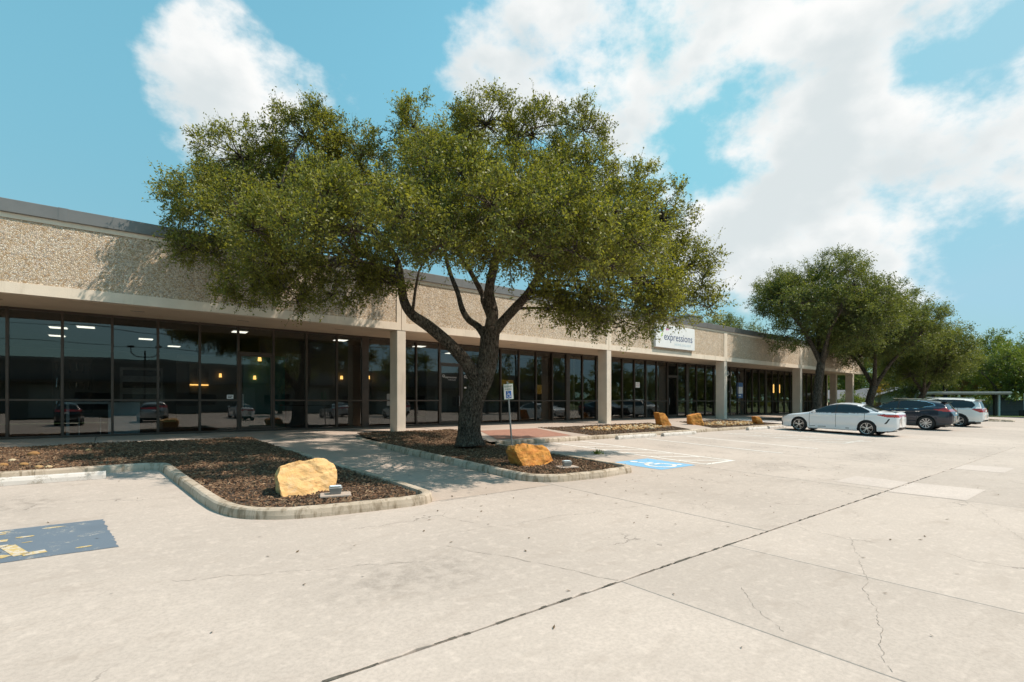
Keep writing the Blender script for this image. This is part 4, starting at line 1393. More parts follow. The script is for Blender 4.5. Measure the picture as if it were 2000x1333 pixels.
def sedan_cls(x, y, z, top, S, i, zt, zb):
    if not top:
        b0, b1 = S['screens'][2:]
        if b0 < x < b1 and z > zt - 0.085: return ('rear_window', 'car_glass', False)
        if pip(x, z, S['dlo']):
            if abs(x - 2.52) < 0.035: return ('pillar', 'black', True)
            return ('front_window', 'car_glass', True) if x < 2.5 else ('rear_door_window', 'car_glass', True)
        if pip(x, z, S['dlo_trim']): return ('window_trim', 'chrome' if S.get('bright') else 'black', True)
        if pip(x, z, S['headlamp']): return ('headlight', 'lamp_lens', True)
        if pip(x, z, S['taillamp']): return ('taillight', 'red_lens', True)
        for pl in S.get('dark', []):
            if pip(x, z, pl): return ('bumper_vent', 'black', True)
        zs = 0.30
        if S['clad'] and (z < S['clad'] or any(abs(math.hypot(x - xc, z - S['r']) - S['r'] - 0.05) < 0.035 for xc in S['axles'])):
            return ('lower_cladding', 'cladding', False)
        d = S['doors']
        xr = d[2] - 0.10 * max(0, (0.75 - z) / 0.45) if z < 0.75 else d[2]
        if z > zs - 0.008 and z < zb + 0.02:
            if seam(x - d[0]) or seam(x - d[1]) or (seam(x - xr) and z > 0.40): return ('panel_gap', 'black', False)
            if d[0] < x < xr and seam(z - zs): return ('panel_gap', 'black', False)
            if d[0] < x < d[1]: return ('front_door', 'paint', True)
            if d[1] < x < xr: return ('rear_door', 'paint', True)
    else:
        w0, w1, b0, b1 = S['screens']
        if w0 < x < w1: return ('windshield', 'car_glass', False)
        if b0 < x < b1: return ('rear_window', 'car_glass', False)
        if S.get('roof_m') and w1 <= x <= b0: return ('roof', S['roof_m'], False)
    if x > S['L'] - 0.2 and pip(x, z, S['taillamp']): return ('taillight', 'red_lens', True)
    return ('body', 'paint', False)


SEDAN = dict(L=4.88, H=1.445, halfw=0.92, r=0.335, rim_r=0.245, axles=(0.965, 3.79), spokes=5, style='pair', paint='car_white', mid=0.60, clad=0,
    top=[(0, 0.50), (0.03, 0.60), (0.10, 0.70), (0.3, 0.785), (0.6, 0.855), (1.0, 0.915), (1.32, 0.965), (1.42, 1.0), (1.75, 1.18), (2.05, 1.32), (2.25, 1.385), (2.5, 1.43), (2.75, 1.445), (3.05, 1.438), (3.3, 1.41), (3.55, 1.36), (3.85, 1.255), (4.15, 1.135), (4.3, 1.10), (4.6, 1.098), (4.76, 1.10), (4.82, 1.07), (4.865, 0.92), (4.88, 0.80)],
    wid=[(0, 0.42), (0.02, 0.56), (0.08, 0.70), (0.22, 0.80), (0.5, 0.875), (0.9, 0.91), (1.3, 0.918), (2.5, 0.92), (3.7, 0.92), (4.1, 0.90), (4.4, 0.86), (4.6, 0.81), (4.72, 0.75), (4.81, 0.67), (4.86, 0.56), (4.88, 0.45)],
    low=[(0, 0.30), (0.05, 0.22), (0.3, 0.19), (1.4, 0.185), (1.5, 0.18), (3.3, 0.19), (4.3, 0.22), (4.7, 0.27), (4.85, 0.36), (4.88, 0.45)],
    belt=[(0, 0.85), (1.3, 0.93), (2.5, 0.955), (3.6, 1.0), (4.88, 1.06)],
    dlo=[(1.56, 0.955), (1.72, 1.06), (1.95, 1.185), (2.2, 1.285), (2.5, 1.35), (2.85, 1.365), (3.15, 1.345), (3.45, 1.27), (3.75, 1.13), (3.84, 1.05), (3.74, 1.015), (2.6, 0.975)],
    dlo_trim=[(1.46, 0.93), (1.66, 1.075), (1.93, 1.215), (2.2, 1.31), (2.5, 1.372), (2.85, 1.387), (3.16, 1.366), (3.47, 1.29), (3.79, 1.14), (3.89, 1.045), (3.76, 0.995), (2.6, 0.955)],
    headlamp=[(0.02, 0.60), (0.10, 0.69), (0.33, 0.775), (0.42, 0.775), (0.36, 0.72), (0.15, 0.62)],
    taillamp=[(4.12, 0.955), (4.35, 0.985), (4.88, 0.985), (4.88, 0.86), (4.55, 0.85), (4.38, 0.885)],
    dark=[[(4.42, 0.56), (4.50, 0.56), (4.62, 0.79), (4.57, 0.79)], [(0.05, 0.28), (0.16, 0.25), (0.14, 0.42), (0.08, 0.46)]],
    doors=(1.44, 2.56, 3.70), screens=(1.44, 2.12, 3.50, 4.16), mirror=(1.60, 0.925), handles=((2.28, 0.80), (3.30, 0.83)), classify=sedan_cls,
    extra=[('plate', (4.868, 4.884, -0.16, 0.16, 0.76, 0.90), 'white', 0.003), ('spoiler_lip', (4.66, 4.80, -0.62, 0.62, 1.10, 1.122), 'paint_w', 0.008), ('exhaust_tip', (4.74, 4.86, -0.66, -0.52, 0.29, 0.34), 'chrome', 0.012),
           ('roof_fin', (3.30, 3.46, -0.02, 0.02, 1.41, 1.47), 'paint_w', 0.008), ('rear_shade_pan', (4.30, 4.70, -0.6, 0.6, 0.26, 0.40), 'black', 0.01)])  # last box is black, standing in for shade under the tail
M['paint_w'] = M['car_white']
NAVY = dict(L=4.89, H=1.69, halfw=0.955, r=0.375, rim_r=0.262, axles=(0.97, 3.795), spokes=10, style='twist', paint='car_navy', mid=0.68, clad=0.40, tumble=0.36, bright=True, handle_m='chrome',
    top=[(0, 0.62), (0.03, 0.74), (0.12, 0.86), (0.4, 0.97), (0.9, 1.05), (1.25, 1.10), (1.4, 1.16), (1.8, 1.40), (2.1, 1.55), (2.4, 1.635), (2.8, 1.675), (3.3, 1.665), (3.8, 1.62), (4.2, 1.56), (4.45, 1.51), (4.52, 1.44), (4.66, 1.22), (4.76, 1.10), (4.84, 0.98), (4.89, 0.78)],
    wid=[(0, 0.45), (0.03, 0.62), (0.1, 0.76), (0.3, 0.87), (0.7, 0.935), (1.2, 0.952), (3.9, 0.955), (4.3, 0.93), (4.6, 0.885), (4.75, 0.83), (4.85, 0.72), (4.89, 0.55)],
    low=[(0, 0.40), (0.06, 0.30), (0.3, 0.25), (1.5, 0.24), (3.3, 0.25), (4.3, 0.29), (4.7, 0.35), (4.85, 0.42), (4.89, 0.52)],
    belt=[(0, 0.98), (1.3, 1.06), (2.6, 1.09), (3.4, 1.14), (3.8, 1.22), (4.89, 1.22)],
    dlo=[(1.55, 1.085), (1.75, 1.24), (2.05, 1.42), (2.4, 1.54), (2.8, 1.58), (3.3, 1.57), (3.7, 1.52), (4.02, 1.42), (4.10, 1.33), (3.75, 1.27), (3.42, 1.16), (2.6, 1.11)],
    dlo_trim=[(1.46, 1.065), (1.70, 1.25), (2.03, 1.44), (2.4, 1.56), (2.8, 1.60), (3.3, 1.59), (3.72, 1.54), (4.05, 1.44), (4.15, 1.32), (3.77, 1.25), (3.44, 1.14), (2.6, 1.09)],
    headlamp=[(0.03, 0.80), (0.15, 0.90), (0.5, 0.99), (0.55, 0.95), (0.25, 0.82)],
    taillamp=[(4.05, 1.14), (4.35, 1.17), (4.6, 1.25), (4.89, 1.25), (4.89, 1.04), (4.5, 1.02), (4.25, 1.08)],
    dark=[], doors=(1.45, 2.58, 3.72), screens=(1.42, 2.15, 4.50, 4.70), mirror=(1.62, 1.06), handles=((2.26, 0.95), (3.32, 0.98)), classify=sedan_cls,
    extra=[('rear_spoiler', (4.30, 4.58, -0.60, 0.60, 1.52, 1.545), 'car_navy', 0.01), ('roof_rail', (2.2, 4.0, -0.62, -0.585, 1.655, 1.69), 'chrome', 0.01), ('roof_rail', (2.2, 4.0, 0.585, 0.62, 1.655, 1.69), 'chrome', 0.01),
           ('rail_foot', (2.55, 2.65, -0.63, -0.57, 1.68, 1.73), 'black', 0.01), ('rail_foot', (3.5, 3.6, -0.63, -0.57, 1.67, 1.72), 'black', 0.01), ('rail_foot', (2.55, 2.65, 0.57, 0.63, 1.68, 1.73), 'black', 0.01), ('rail_foot', (3.5, 3.6, 0.57, 0.63, 1.67, 1.72), 'black', 0.01),
           ('rear_bumper', (4.60, 4.86, -0.66, 0.66, 0.40, 0.60), 'steel', 0.04), ('plate', (4.83, 4.862, -0.16, 0.16, 0.84, 0.98), 'white', 0.003)])
PEARL = dict(NAVY, L=5.0, H=1.78, paint='car_pearl', clad=0.36, axles=(0.98, 3.88), style='pair', spokes=5, rim_r=0.245, tumble=0.30, bright=False,
    top=[(0, 0.64), (0.03, 0.78), (0.12, 0.92), (0.4, 1.02), (0.9, 1.09), (1.25, 1.13), (1.4, 1.19), (1.8, 1.45), (2.1, 1.62), (2.4, 1.71), (2.8, 1.75), (3.4, 1.755), (4.0, 1.735), (4.5, 1.69), (4.70, 1.65), (4.75, 1.56), (4.84, 1.30), (4.91, 1.10), (4.96, 0.95), (5.0, 0.76)],
    wid=[(0, 0.47), (0.03, 0.64), (0.1, 0.78), (0.3, 0.88), (0.7, 0.945), (1.2, 0.96), (4.2, 0.96), (4.6, 0.935), (4.8, 0.88), (4.92, 0.79), (4.98, 0.66), (5.0, 0.52)],
    low=[(0, 0.40), (0.06, 0.30), (0.3, 0.25), (1.5, 0.24), (3.4, 0.25), (4.4, 0.29), (4.8, 0.33), (4.96, 0.40), (5.0, 0.50)],
    belt=[(0, 1.0), (1.3, 1.10), (2.6, 1.13), (5.0, 1.17)],
    dlo=[(1.55, 1.12), (1.75, 1.28), (2.05, 1.46), (2.4, 1.59), (2.8, 1.645), (3.4, 1.65), (4.0, 1.62), (4.36, 1.55), (4.55, 1.35), (4.45, 1.20), (4.0, 1.165), (2.6, 1.14)],
    dlo_trim=[(1.46, 1.10), (1.70, 1.29), (2.03, 1.48), (2.4, 1.61), (2.8, 1.665), (3.4, 1.67), (4.0, 1.64), (4.39, 1.57), (4.59, 1.35), (4.47, 1.18), (4.0, 1.145), (2.6, 1.12)],
    taillamp=[(4.42, 1.13), (4.6, 1.15), (5.0, 1.15), (5.0, 0.93), (4.80, 0.93), (4.62, 1.0)],
    doors=(1.45, 2.60, 3.80), screens=(1.42, 2.15, 4.73, 4.88),
    extra=[('rear_spoiler', (4.52, 4.80, -0.66, 0.66, 1.645, 1.675), 'car_pearl', 0.01), ('roof_rail', (2.2, 4.3, -0.66, -0.62, 1.74, 1.78), 'car_pearl', 0.01), ('roof_rail', (2.2, 4.3, 0.62, 0.66, 1.74, 1.78), 'car_pearl', 0.01),
           ('rear_bumper', (4.72, 4.97, -0.7, 0.7, 0.36, 0.52), 'cladding', 0.04), ('plate', (4.93, 4.965, -0.16, 0.16, 0.95, 1.08), 'white', 0.003)])
SL = math.atan(0.0325)
CARS = 'cars parked nose in to the kerb'
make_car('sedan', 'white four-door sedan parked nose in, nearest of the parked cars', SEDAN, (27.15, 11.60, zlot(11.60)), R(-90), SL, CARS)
make_car('suv', 'dark navy crossover with grey lower cladding parked beyond the white sedan', NAVY, (35.22, 11.27, zlot(11.27)), R(-90), SL, CARS)
make_car('suv', 'white sport utility car parked farthest from the camera, before the fence', PEARL, (41.5, 11.13, zlot(11.13)), R(-90), SL, CARS)
# cars on the other side of the lot, seen mirrored in the storefront glass
OPP = 'cars mirrored in the storefront glass'
for (x, S, p, l) in ((-2.6, NAVY, 'car_black', 'black sport utility car mirrored in the far left panes'), (2.8, NAVY, 'car_silver', 'silver sport utility car mirrored left of the teal door'),
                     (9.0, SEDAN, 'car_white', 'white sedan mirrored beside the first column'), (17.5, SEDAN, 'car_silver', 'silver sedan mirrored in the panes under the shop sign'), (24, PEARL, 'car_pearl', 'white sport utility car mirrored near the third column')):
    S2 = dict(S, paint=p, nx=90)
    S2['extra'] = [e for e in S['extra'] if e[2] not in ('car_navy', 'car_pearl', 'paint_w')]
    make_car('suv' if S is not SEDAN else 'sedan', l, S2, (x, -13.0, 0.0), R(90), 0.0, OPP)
# ------------------------------------------------------------------ trees
def quads_mesh(name, V, tint):
    """V: (n, 4, 3) array of leaf corners"""
    n = len(V)
    me = bpy.data.meshes.new(name)
    me.vertices.add(n * 4)
    me.vertices.foreach_set('co', V.reshape(-1).astype(np.float32))
    me.loops.add(n * 4)
    me.loops.foreach_set('vertex_index', np.arange(n * 4, dtype=np.int32))
    me.polygons.add(n)
    me.polygons.foreach_set('loop_start', np.arange(0, n * 4, 4, dtype=np.int32))
    me.update()
    me.validate()
    attr(me, tint)
    return me


def unit(a):
    return a / np.maximum(1e-6, np.linalg.norm(a, axis=-1, keepdims=True))


def spray_leaves(tb, td, tl, per, ln, wd, g):
    """leaves strung along twigs: tb base, td direction, tl length"""
    n = len(tb)
    t = (np.arange(per)[None, :] + g.random((n, per))) / per
    p = tb[:, None, :] + td[:, None, :] * (tl[:, None] * t)[..., None]
    p = p + g.normal(0, 0.018 + ln * 0.25, p.shape)
    ax = unit(td[:, None, :] * 0.55 + g.normal(0, 0.75, p.shape))
    up = unit(np.array([0.25, -0.15, 0.8]) + g.normal(0, 0.75, p.shape))
    sd = unit(np.cross(ax, up))
    nm = np.cross(sd, ax)
    s = g.uniform(0.5, 1.3, p.shape[:2])[..., None]
    l, w = ln * s, wd * s
    b = p - ax * l * 0.5
    e = p + ax * l * 0.5
    lf = p + sd * w * 0.5 + nm * w * 0.22 + ax * l * 0.05
    rt = p - sd * w * 0.5 + nm * w * 0.22 + ax * l * 0.05
    return np.stack([b, rt, e, lf], axis=2).reshape(-1, 4, 3)


def grow_tree(name, label, loc, limbs, radii, blobs, leaf, g, sub_k=9.0, twigs=14, per=11, ln=0.068, wd=0.031, group=None, clump=0.52, twig_mesh=True, bark='bark', trunk_sides=14, cat='tree'):
    """limbs: polylines (world), radii: start/end radius; blobs: (x, y, z, rh, rv) foliage masses"""
    t = root(name, loc, label, cat, group)
    mb = MB()
    allpts = []
    for pl, (r0, r1) in zip(limbs, radii):
        P = [Vector(p) for p in pl]
        # densify with a gentle curve
        D = []
        for i in range(len(P) - 1):
            p0, p1, p2, p3 = P[max(i - 1, 0)], P[i], P[i + 1], P[min(i + 2, len(P) - 1)]
            for k in range(5):
                u = k / 5
                D.append(0.5 * ((2 * p1) + (p2 - p0) * u + (2 * p0 - 5 * p1 + 4 * p2 - p3) * u * u + (3 * p1 - p0 - 3 * p2 + p3) * u ** 3))
        D.append(P[-1])
        n = len(D)
        rr = []
        for i, q in enumerate(D):
            u = i / (n - 1)
            r = r0 + (r1 - r0) * u ** 0.8
            r *= 1 + 0.10 * mnoise.noise(q * 2.3)
            rr.append(r)
        mb.tube(D, rr, trunk_sides)
        allpts += [(q, rr[i]) for i, q in enumerate(D)]
    # flare at the ground
    b = Vector(loc)
    r0 = radii[0][0]
    tr = mb.mesh('trunk', True)
    for v in tr.vertices:
        h = v.co.z - b.z
        if h < 0.6 and (v.co - b).length < 1.5:
            k = 1 + 0.42 * max(0, 1 - h / 0.45) ** 2 * (0.8 + 0.5 * mnoise.noise(v.co * 3))
            cx = b.x + (v.co.x - b.x) * k
            cy = b.y + (v.co.y - b.y) * k
            v.co = (cx, cy, v.co.z)
        n3 = mnoise.noise(v.co * 6.0) * 0.02
        v.co += Vector((n3, n3 * 0.6, 0))
    put('trunk', tr, bark, t)
    # branches to every mass, then to every clump
    br = MB()
    A = np.array([tuple(q) for q, _ in allpts])
    Ar = np.array([r for _, r in allpts])
    TB, TD, TL = [], [], []
    for (x, y, z, rh, rv) in blobs:
        c = np.array([x, y, z])
        ok = np.where((A[:, 2] < z + 0.6))[0]
        i = ok[np.argmin(np.linalg.norm(A[ok] - c, axis=1))] if len(ok) else int(np.argmin(np.linalg.norm(A - c, axis=1)))
        a = Vector(A[i])
        cc = Vector(c)
        m1 = a.lerp(cc, 0.5) + Vector(g.normal(0, 0.22, 3)) + Vector((0, 0, 0.40))
        rb = min(Ar[i] * 0.7, 0.03 + 0.022 * rh)
        br.tube([a, a.lerp(m1, 0.5) + Vector((0, 0, 0.10)), m1, m1.lerp(cc, 0.55) + Vector((0, 0, 0.12)), cc], [rb, rb * 0.75, rb * 0.55, rb * 0.42, rb * 0.3], 7, False)
        ns = max(5, int(sub_k * (rh * rh + rh * rv)))
        d = unit(g.normal(0, 1, (ns, 3)))
        d[:, 2] = np.where(d[:, 2] < -0.8, -d[:, 2] * 0.5, d[:, 2])
        q = g.uniform(0.45, 1.0, ns) ** 0.6
        S = c + d * np.stack([rh * q, rh * q, rv * q], axis=1)
        for s_, dd in zip(S, d):
            sv = Vector(s_)
            br.tube([cc, cc.lerp(sv, 0.55) + Vector(g.normal(0, 0.07, 3)), sv], [rb * 0.36, rb * 0.22, 0.006], 4, False)
            nt = max(4, int(twigs * g.uniform(0.6, 1.25)))
            td = unit(dd * 0.75 + np.array([0, 0, 0.18]) + g.normal(0, 0.75, (nt, 3)))
            tl = clump * g.uniform(0.45, 1.0, nt)
            if g.random() < 0.12:
                tl[0] *= 1.9
            TB.append(s_ + td * 0.04 + g.normal(0, clump * 0.18, (nt, 3))); TD.append(td); TL.append(tl)
    TB, TD, TL = np.concatenate(TB), np.concatenate(TD), np.concatenate(TL)
    if twig_mesh:
        n = len(TB)
        e = TB + TD * TL[:, None]
        pr = unit(np.cross(TD, np.array([0.3, 0.5, 0.8])))
        w = 0.0045
        V = np.stack([TB - pr * w, TB + pr * w, e + pr * 0.002, e - pr * 0.002], axis=1)
        b0 = len(br.v)
        br.v += [tuple(p) for p in V.reshape(-1, 3)]
        br.f += [(b0 + 4 * i, b0 + 4 * i + 1, b0 + 4 * i + 2, b0 + 4 * i + 3) for i in range(n)]
    put('branches', br.mesh('branches', False), bark, t)
    V = spray_leaves(TB, TD, TL, per, ln, wd, g)
    ct = np.repeat(g.normal(0.0, 0.16, len(TB)), per)
    put('crown', quads_mesh('crown', V, np.clip(0.45 + ct + g.normal(0, 0.22, len(V)), 0, 1)), leaf, t)
    return t


def round_tree(name, label, x, y, h, cr, leaf, seed, z0=0.3, nb=16, lean=(0, 0), fork=0.3, ln=0.14, wd=0.07, sub_k=4.0, twigs=12, per=9, clump=0.7, tr=0.28, crown_lo=0.35, group=None, bark='bark', cat='tree'):
    g = np.random.default_rng(seed)
    zf = z0 + h * fork
    top = Vector((x + lean[0], y + lean[1], zf))
    limbs = [[(x, y, z0 - 0.05), (x + lean[0] * 0.25, y + lean[1] * 0.25, z0 + h * fork * 0.5), tuple(top)]]
    radii = [(tr, tr * 0.72)]
    nl = 4
    for k in range(nl):
        a = 2 * math.pi * (k + g.uniform(-0.25, 0.25)) / nl + seed
        e = top + Vector((math.cos(a) * cr * 0.55, math.sin(a) * cr * 0.55, h * g.uniform(0.25, 0.42)))
        m = top.lerp(e, 0.45) + Vector((0, 0, h * 0.05))
        limbs.append([tuple(top - Vector((0, 0, 0.15))), tuple(m), tuple(e)])
        radii.append((tr * 0.55, tr * 0.14))
    blobs = []
    zc = z0 + h * (crown_lo + 1) / 2
    hv = h * (1 - crown_lo) / 2
    for k in range(nb):
        d = unit(g.normal(0, 1, 3))
        q = 0.35 + 0.65 * g.random() ** 0.5
        rb = cr * g.uniform(0.26, 0.40)
        blobs.append((x + lean[0] * 1.2 + d[0] * (cr - rb) * q, y + lean[1] * 1.2 + d[1] * (cr - rb) * q, zc + d[2] * (hv - rb * 0.8) * q, rb, rb * 0.85))
    return grow_tree(name, label, (x, y, z0), limbs, radii, blobs, leaf, g, sub_k, twigs, per, ln, wd, group, clump, False, bark, 10, cat)


OAK_LIMBS = [
   [ (7.82, 11.79, 0.40), (7.81, 11.80, 0.90), (7.85, 11.77, 1.41), (7.97, 11.65, 1.91), (8.10, 11.51, 2.33), (8.19, 11.43, 2.83), (8.23, 11.41, 3.33), (8.25, 11.39, 3.69) ],
   [ (7.97, 11.54, 1.98), (7.63, 11.56, 2.60), (7.09, 11.61, 3.13), (6.56, 11.77, 3.58), (6.14, 11.97, 3.90), (5.98, 12.10, 4.23), (5.92, 12.15, 4.64), (5.82, 12.36, 5.47), (5.08, 12.94, 6.55), (4.11, 14.09, 7.35), (2.85, 15.34, 7.57) ],
   [ (8.21, 11.48, 3.34), (8.13, 11.80, 3.73), (8.02, 12.15, 3.98), (7.99, 12.43, 4.31), (8.03, 12.77, 4.89), (7.97, 13.20, 5.74), (7.94, 13.61, 7.08), (7.92, 13.88, 8.60) ],
   [ (8.25, 11.39, 3.55), (8.26, 11.31, 4.11), (8.13, 11.29, 4.65), (8.12, 11.05, 5.31), (8.21, 10.71, 6.35), (8.44, 10.67, 7.76), (8.80, 10.89, 8.94) ],
   [ (8.24, 11.33, 3.47), (8.46, 11.03, 3.88), (8.61, 10.66, 4.22), (8.70, 10.33, 4.50), (8.89, 9.93, 5.06), (9.45, 9.35, 5.84), (10.45, 8.82, 6.31), (11.94, 8.27, 6.35) ],
   [ (8.28, 11.43, 3.98), (8.19, 11.63, 4.43), (8.19, 11.76, 4.74), (7.25, 11.35, 5.50), (6.31, 11.07, 6.16), (5.90, 11.65, 7.14) ],
]
OAK_BLOBS = [
    (1.94, 15.81, 6.94, 1.05, 0.83),
    (1.62, 15.55, 5.71, 0.59, 0.59),
    (1.26, 16.60, 7.29, 0.39, 0.45),
    (2.90, 16.32, 8.66, 1.19, 0.83),
    (2.64, 14.23, 6.23, 1.14, 0.88),
    (3.25, 13.49, 5.14, 1.02, 0.61),
    (4.47, 15.34, 9.36, 1.20, 0.75),
    (4.21, 16.56, 8.19, 1.39, 1.08),
    (4.60, 12.94, 6.70, 1.11, 0.90),
    (4.50, 12.13, 5.05, 0.90, 0.60),
    (3.63, 13.32, 4.26, 0.41, 0.39),
    (2.34, 14.85, 4.81, 0.40, 0.51),
    (5.92, 14.70, 9.10, 0.86, 0.74),
    (5.30, 12.00, 4.71, 0.62, 0.43),
    (4.58, 14.74, 9.59, 0.53, 0.44),
    (6.80, 13.11, 9.50, 0.68, 0.77),
    (6.61, 11.60, 7.45, 1.13, 0.91),
    (8.25, 11.58, 9.40, 0.98, 0.72),
    (9.46, 11.01, 9.27, 0.94, 0.82),
    (7.94, 10.04, 6.88, 1.20, 0.99),
    (6.61, 10.83, 5.71, 1.07, 0.67),
    (7.63, 9.65, 5.30, 1.05, 0.75),
    (10.98, 10.44, 9.69, 0.76, 0.67),
    (10.14, 9.83, 7.94, 1.08, 0.85),
    (6.07, 12.28, 5.91, 0.65, 0.65),
    (10.53, 8.89, 6.62, 1.10, 0.93),
    (11.97, 8.38, 6.67, 0.80, 0.85),
    (12.62, 7.99, 5.41, 0.74, 0.69),
    (10.57, 8.09, 4.70, 1.10, 0.79),
    (9.19, 8.92, 5.17, 1.08, 0.88),
    (9.57, 8.75, 4.02, 0.78, 0.40),
    (10.89, 8.09, 3.95, 0.59, 0.48),
    (8.83, 9.47, 4.30, 0.52, 0.38),
    (12.99, 7.83, 4.86, 0.46, 0.58),
    (11.60, 8.04, 4.50, 0.66, 0.55),
    (11.80, 9.03, 7.69, 0.58, 0.58),
    (3.43, 18.46, 8.28, 1.55, 1.15),
    (6.35, 16.65, 8.78, 1.66, 1.24),
    (8.92, 14.62, 9.47, 1.66, 1.31),
    (11.49, 12.33, 8.19, 1.64, 1.36),
    (13.49, 10.11, 6.83, 1.26, 1.06),
    (8.05, 14.80, 7.43, 1.35, 0.94),
    (4.11, 10.77, 5.36, 0.85, 0.63),
    (6.33, 8.89, 5.55, 0.97, 0.66),
    (8.38, 7.65, 4.97, 0.82, 0.68),
    (3.08, 12.10, 5.61, 0.83, 0.69),
    (5.81, 10.19, 6.98, 0.75, 0.61),
    (3.48, 13.69, 4.50, 0.63, 0.40),
    (2.83, 14.59, 4.57, 0.54, 0.39),
    (4.38, 12.86, 4.35, 0.57, 0.37),
    (5.17, 12.49, 4.46, 0.53, 0.34),
    (10.11, 8.71, 3.75, 0.64, 0.36),
    (10.98, 8.40, 3.59, 0.46, 0.35),
    (9.45, 9.35, 3.90, 0.59, 0.34),
    (12.08, 8.04, 4.14, 0.54, 0.43),
    (9.05, 9.80, 4.12, 0.49, 0.32),
    (2.16, 15.63, 5.56, 0.55, 0.55),
    (13.26, 7.75, 4.31, 0.41, 0.46),
    (2.99, 10.26, 5.19, 0.64, 0.44),
    (4.27, 8.86, 5.18, 0.74, 0.51),
    (5.59, 7.69, 5.33, 0.73, 0.50),
    (7.16, 7.09, 5.12, 0.73, 0.49),
    (4.99, 8.55, 4.65, 0.64, 0.36),
    (6.46, 7.51, 4.48, 0.64, 0.36),
    (3.44, 10.41, 5.86, 0.67, 0.46),
    (5.62, 8.81, 6.32, 0.68, 0.46),
    (6.95, 7.76, 5.90, 0.68, 0.51),
    (2.40, 11.87, 5.29, 0.57, 0.44),
    (8.68, 6.91, 4.74, 0.61, 0.48),
    (7.26, 6.37, 5.04, 0.58, 0.42),
    (7.99, 6.17, 4.70, 0.48, 0.36),
    (6.44, 6.64, 5.12, 0.56, 0.37),
    (7.68, 6.55, 4.28, 0.48, 0.34),
    (6.66, 6.59, 4.36, 0.53, 0.36),
    (5.78, 7.16, 4.75, 0.60, 0.36),
]
grow_tree('oak_tree', 'large spreading live oak leaning over the walkway in front of the storefront', (7.82, 11.79, 0.40), OAK_LIMBS,
          [(0.345, 0.25), (0.205, 0.05), (0.125, 0.04), (0.20, 0.05), (0.17, 0.05), (0.11, 0.04)], OAK_BLOBS, 'leaf', np.random.default_rng(5),
          sub_k=26, twigs=14, per=12, ln=0.078, wd=0.037, clump=0.44)
TG = 'oaks along the far end of the storefront'
round_tree('oak_tree', 'tall oak standing behind the white sedan at the storefront', 37.9, 14.2, 11.6, 5.2, 'leaf_far', 21, 0.4, 28, (0.3, -0.2), 0.34, 0.11, 0.055, 8.0, 14, 10, 0.65, 0.34, 0.32, TG)
round_tree('oak_tree', 'broad oak with forked trunk behind the navy crossover', 49.5, 14.6, 11.6, 5.6, 'leaf_far', 33, 0.4, 28, (0.5, -0.3), 0.22, 0.12, 0.06, 7.5, 14, 10, 0.7, 0.38, 0.28, TG)
round_tree('oak_tree', 'oak drooping above the white sport utility car', 58.5, 13.5, 9.8, 5.2, 'leaf_far', 35, 0.1, 22, (0.5, -0.5), 0.24, 0.14, 0.07, 6, 13, 9, 0.75, 0.3, 0.2, TG)
BG = 'trees beyond the lot'
round_tree('tree', 'full green tree above the far end of the carport', 82.5, 10.8, 8.6, 4.6, 'leaf_bright', 40, 0.0, 20, (0, 0), 0.22, 0.17, 0.09, 3.2, 12, 9, 0.85, 0.3, 0.1, BG)
round_tree('tree', 'dark oak right of the utility pole above the carport', 76, 18, 9.6, 5.4, 'leaf_far', 41, 0.0, 22, (0, 0), 0.22, 0.17, 0.09, 2.6, 12, 9, 0.85, 0.3, 0.12, BG)
round_tree('tree', 'bright green tree behind the wooden fence', 90, 12.5, 11.0, 5.8, 'leaf_bright', 43, 0.0, 22, (0, 0), 0.2, 0.19, 0.10, 2.4, 12, 9, 0.9, 0.3, 0.1, BG)
round_tree('tree', 'dark leafy tree at the right edge over the fence', 85.0, 4.2, 11.6, 5.0, 'leaf_far', 45, 0.0, 22, (0, 0), 0.2, 0.17, 0.09, 2.8, 12, 9, 0.85, 0.3, 0.12, BG)
round_tree('tree', 'green tree behind the gabled house', 98, 30, 11.5, 7.0, 'leaf_bright', 47, 0.0, 24, (0, 0), 0.2, 0.22, 0.12, 1.8, 12, 9, 1.0, 0.3, 0.08, BG)
round_tree('tree', 'olive tree mass behind the building end column', 74, 31, 9.5, 6.5, 'leaf_far', 49, 0.0, 24, (0, 0), 0.2, 0.2, 0.11, 2.0, 12, 9, 0.95, 0.3, 0.05, BG)
round_tree('tree', 'wide tree closing the view between house and carport', 100, 20, 10.5, 7.0, 'leaf_far', 51, 0.0, 24, (0, 0), 0.2, 0.22, 0.12, 1.8, 12, 9, 1.0, 0.3, 0.05, BG)
round_tree('tree', 'tree far behind the fence at the picture edge', 104, 8, 10.0, 7.0, 'leaf_bright', 53, 0.0, 22, (0, 0), 0.2, 0.22, 0.12, 1.7, 12, 9, 1.0, 0.3, 0.05, BG)
round_tree('tree', 'tree crown rising behind the roof near the shop sign', 71.5, 39, 15.4, 5.6, 'leaf_far', 55, 0.0, 22, (0, 0), 0.3, 0.16, 0.085, 2.6, 12, 9, 0.85, 0.3, 0.45, BG)
round_tree('tree', 'small tree top showing over the far roof', 97, 44, 15.0, 5.0, 'leaf_bright', 57, 0.0, 16, (0, 0), 0.3, 0.18, 0.1, 2.2, 12, 9, 0.85, 0.25, 0.4, BG)
round_tree('shrub', 'yellow flowering shrub beside the house roof', 80.5, 22.5, 4.6, 1.3, 'leaf_yellow', 61, 0.0, 8, (0, 0), 0.3, 0.13, 0.08, 5, 10, 8, 0.5, 0.06, 0.5, cat='shrub')
round_tree('shrub', 'rust brown shrub behind the carport roof', 86, 14.5, 4.6, 1.3, 'leaf_rust', 63, 0.0, 10, (0, 0), 0.2, 0.15, 0.08, 4, 10, 8, 0.6, 0.08, 0.1, cat='shrub')
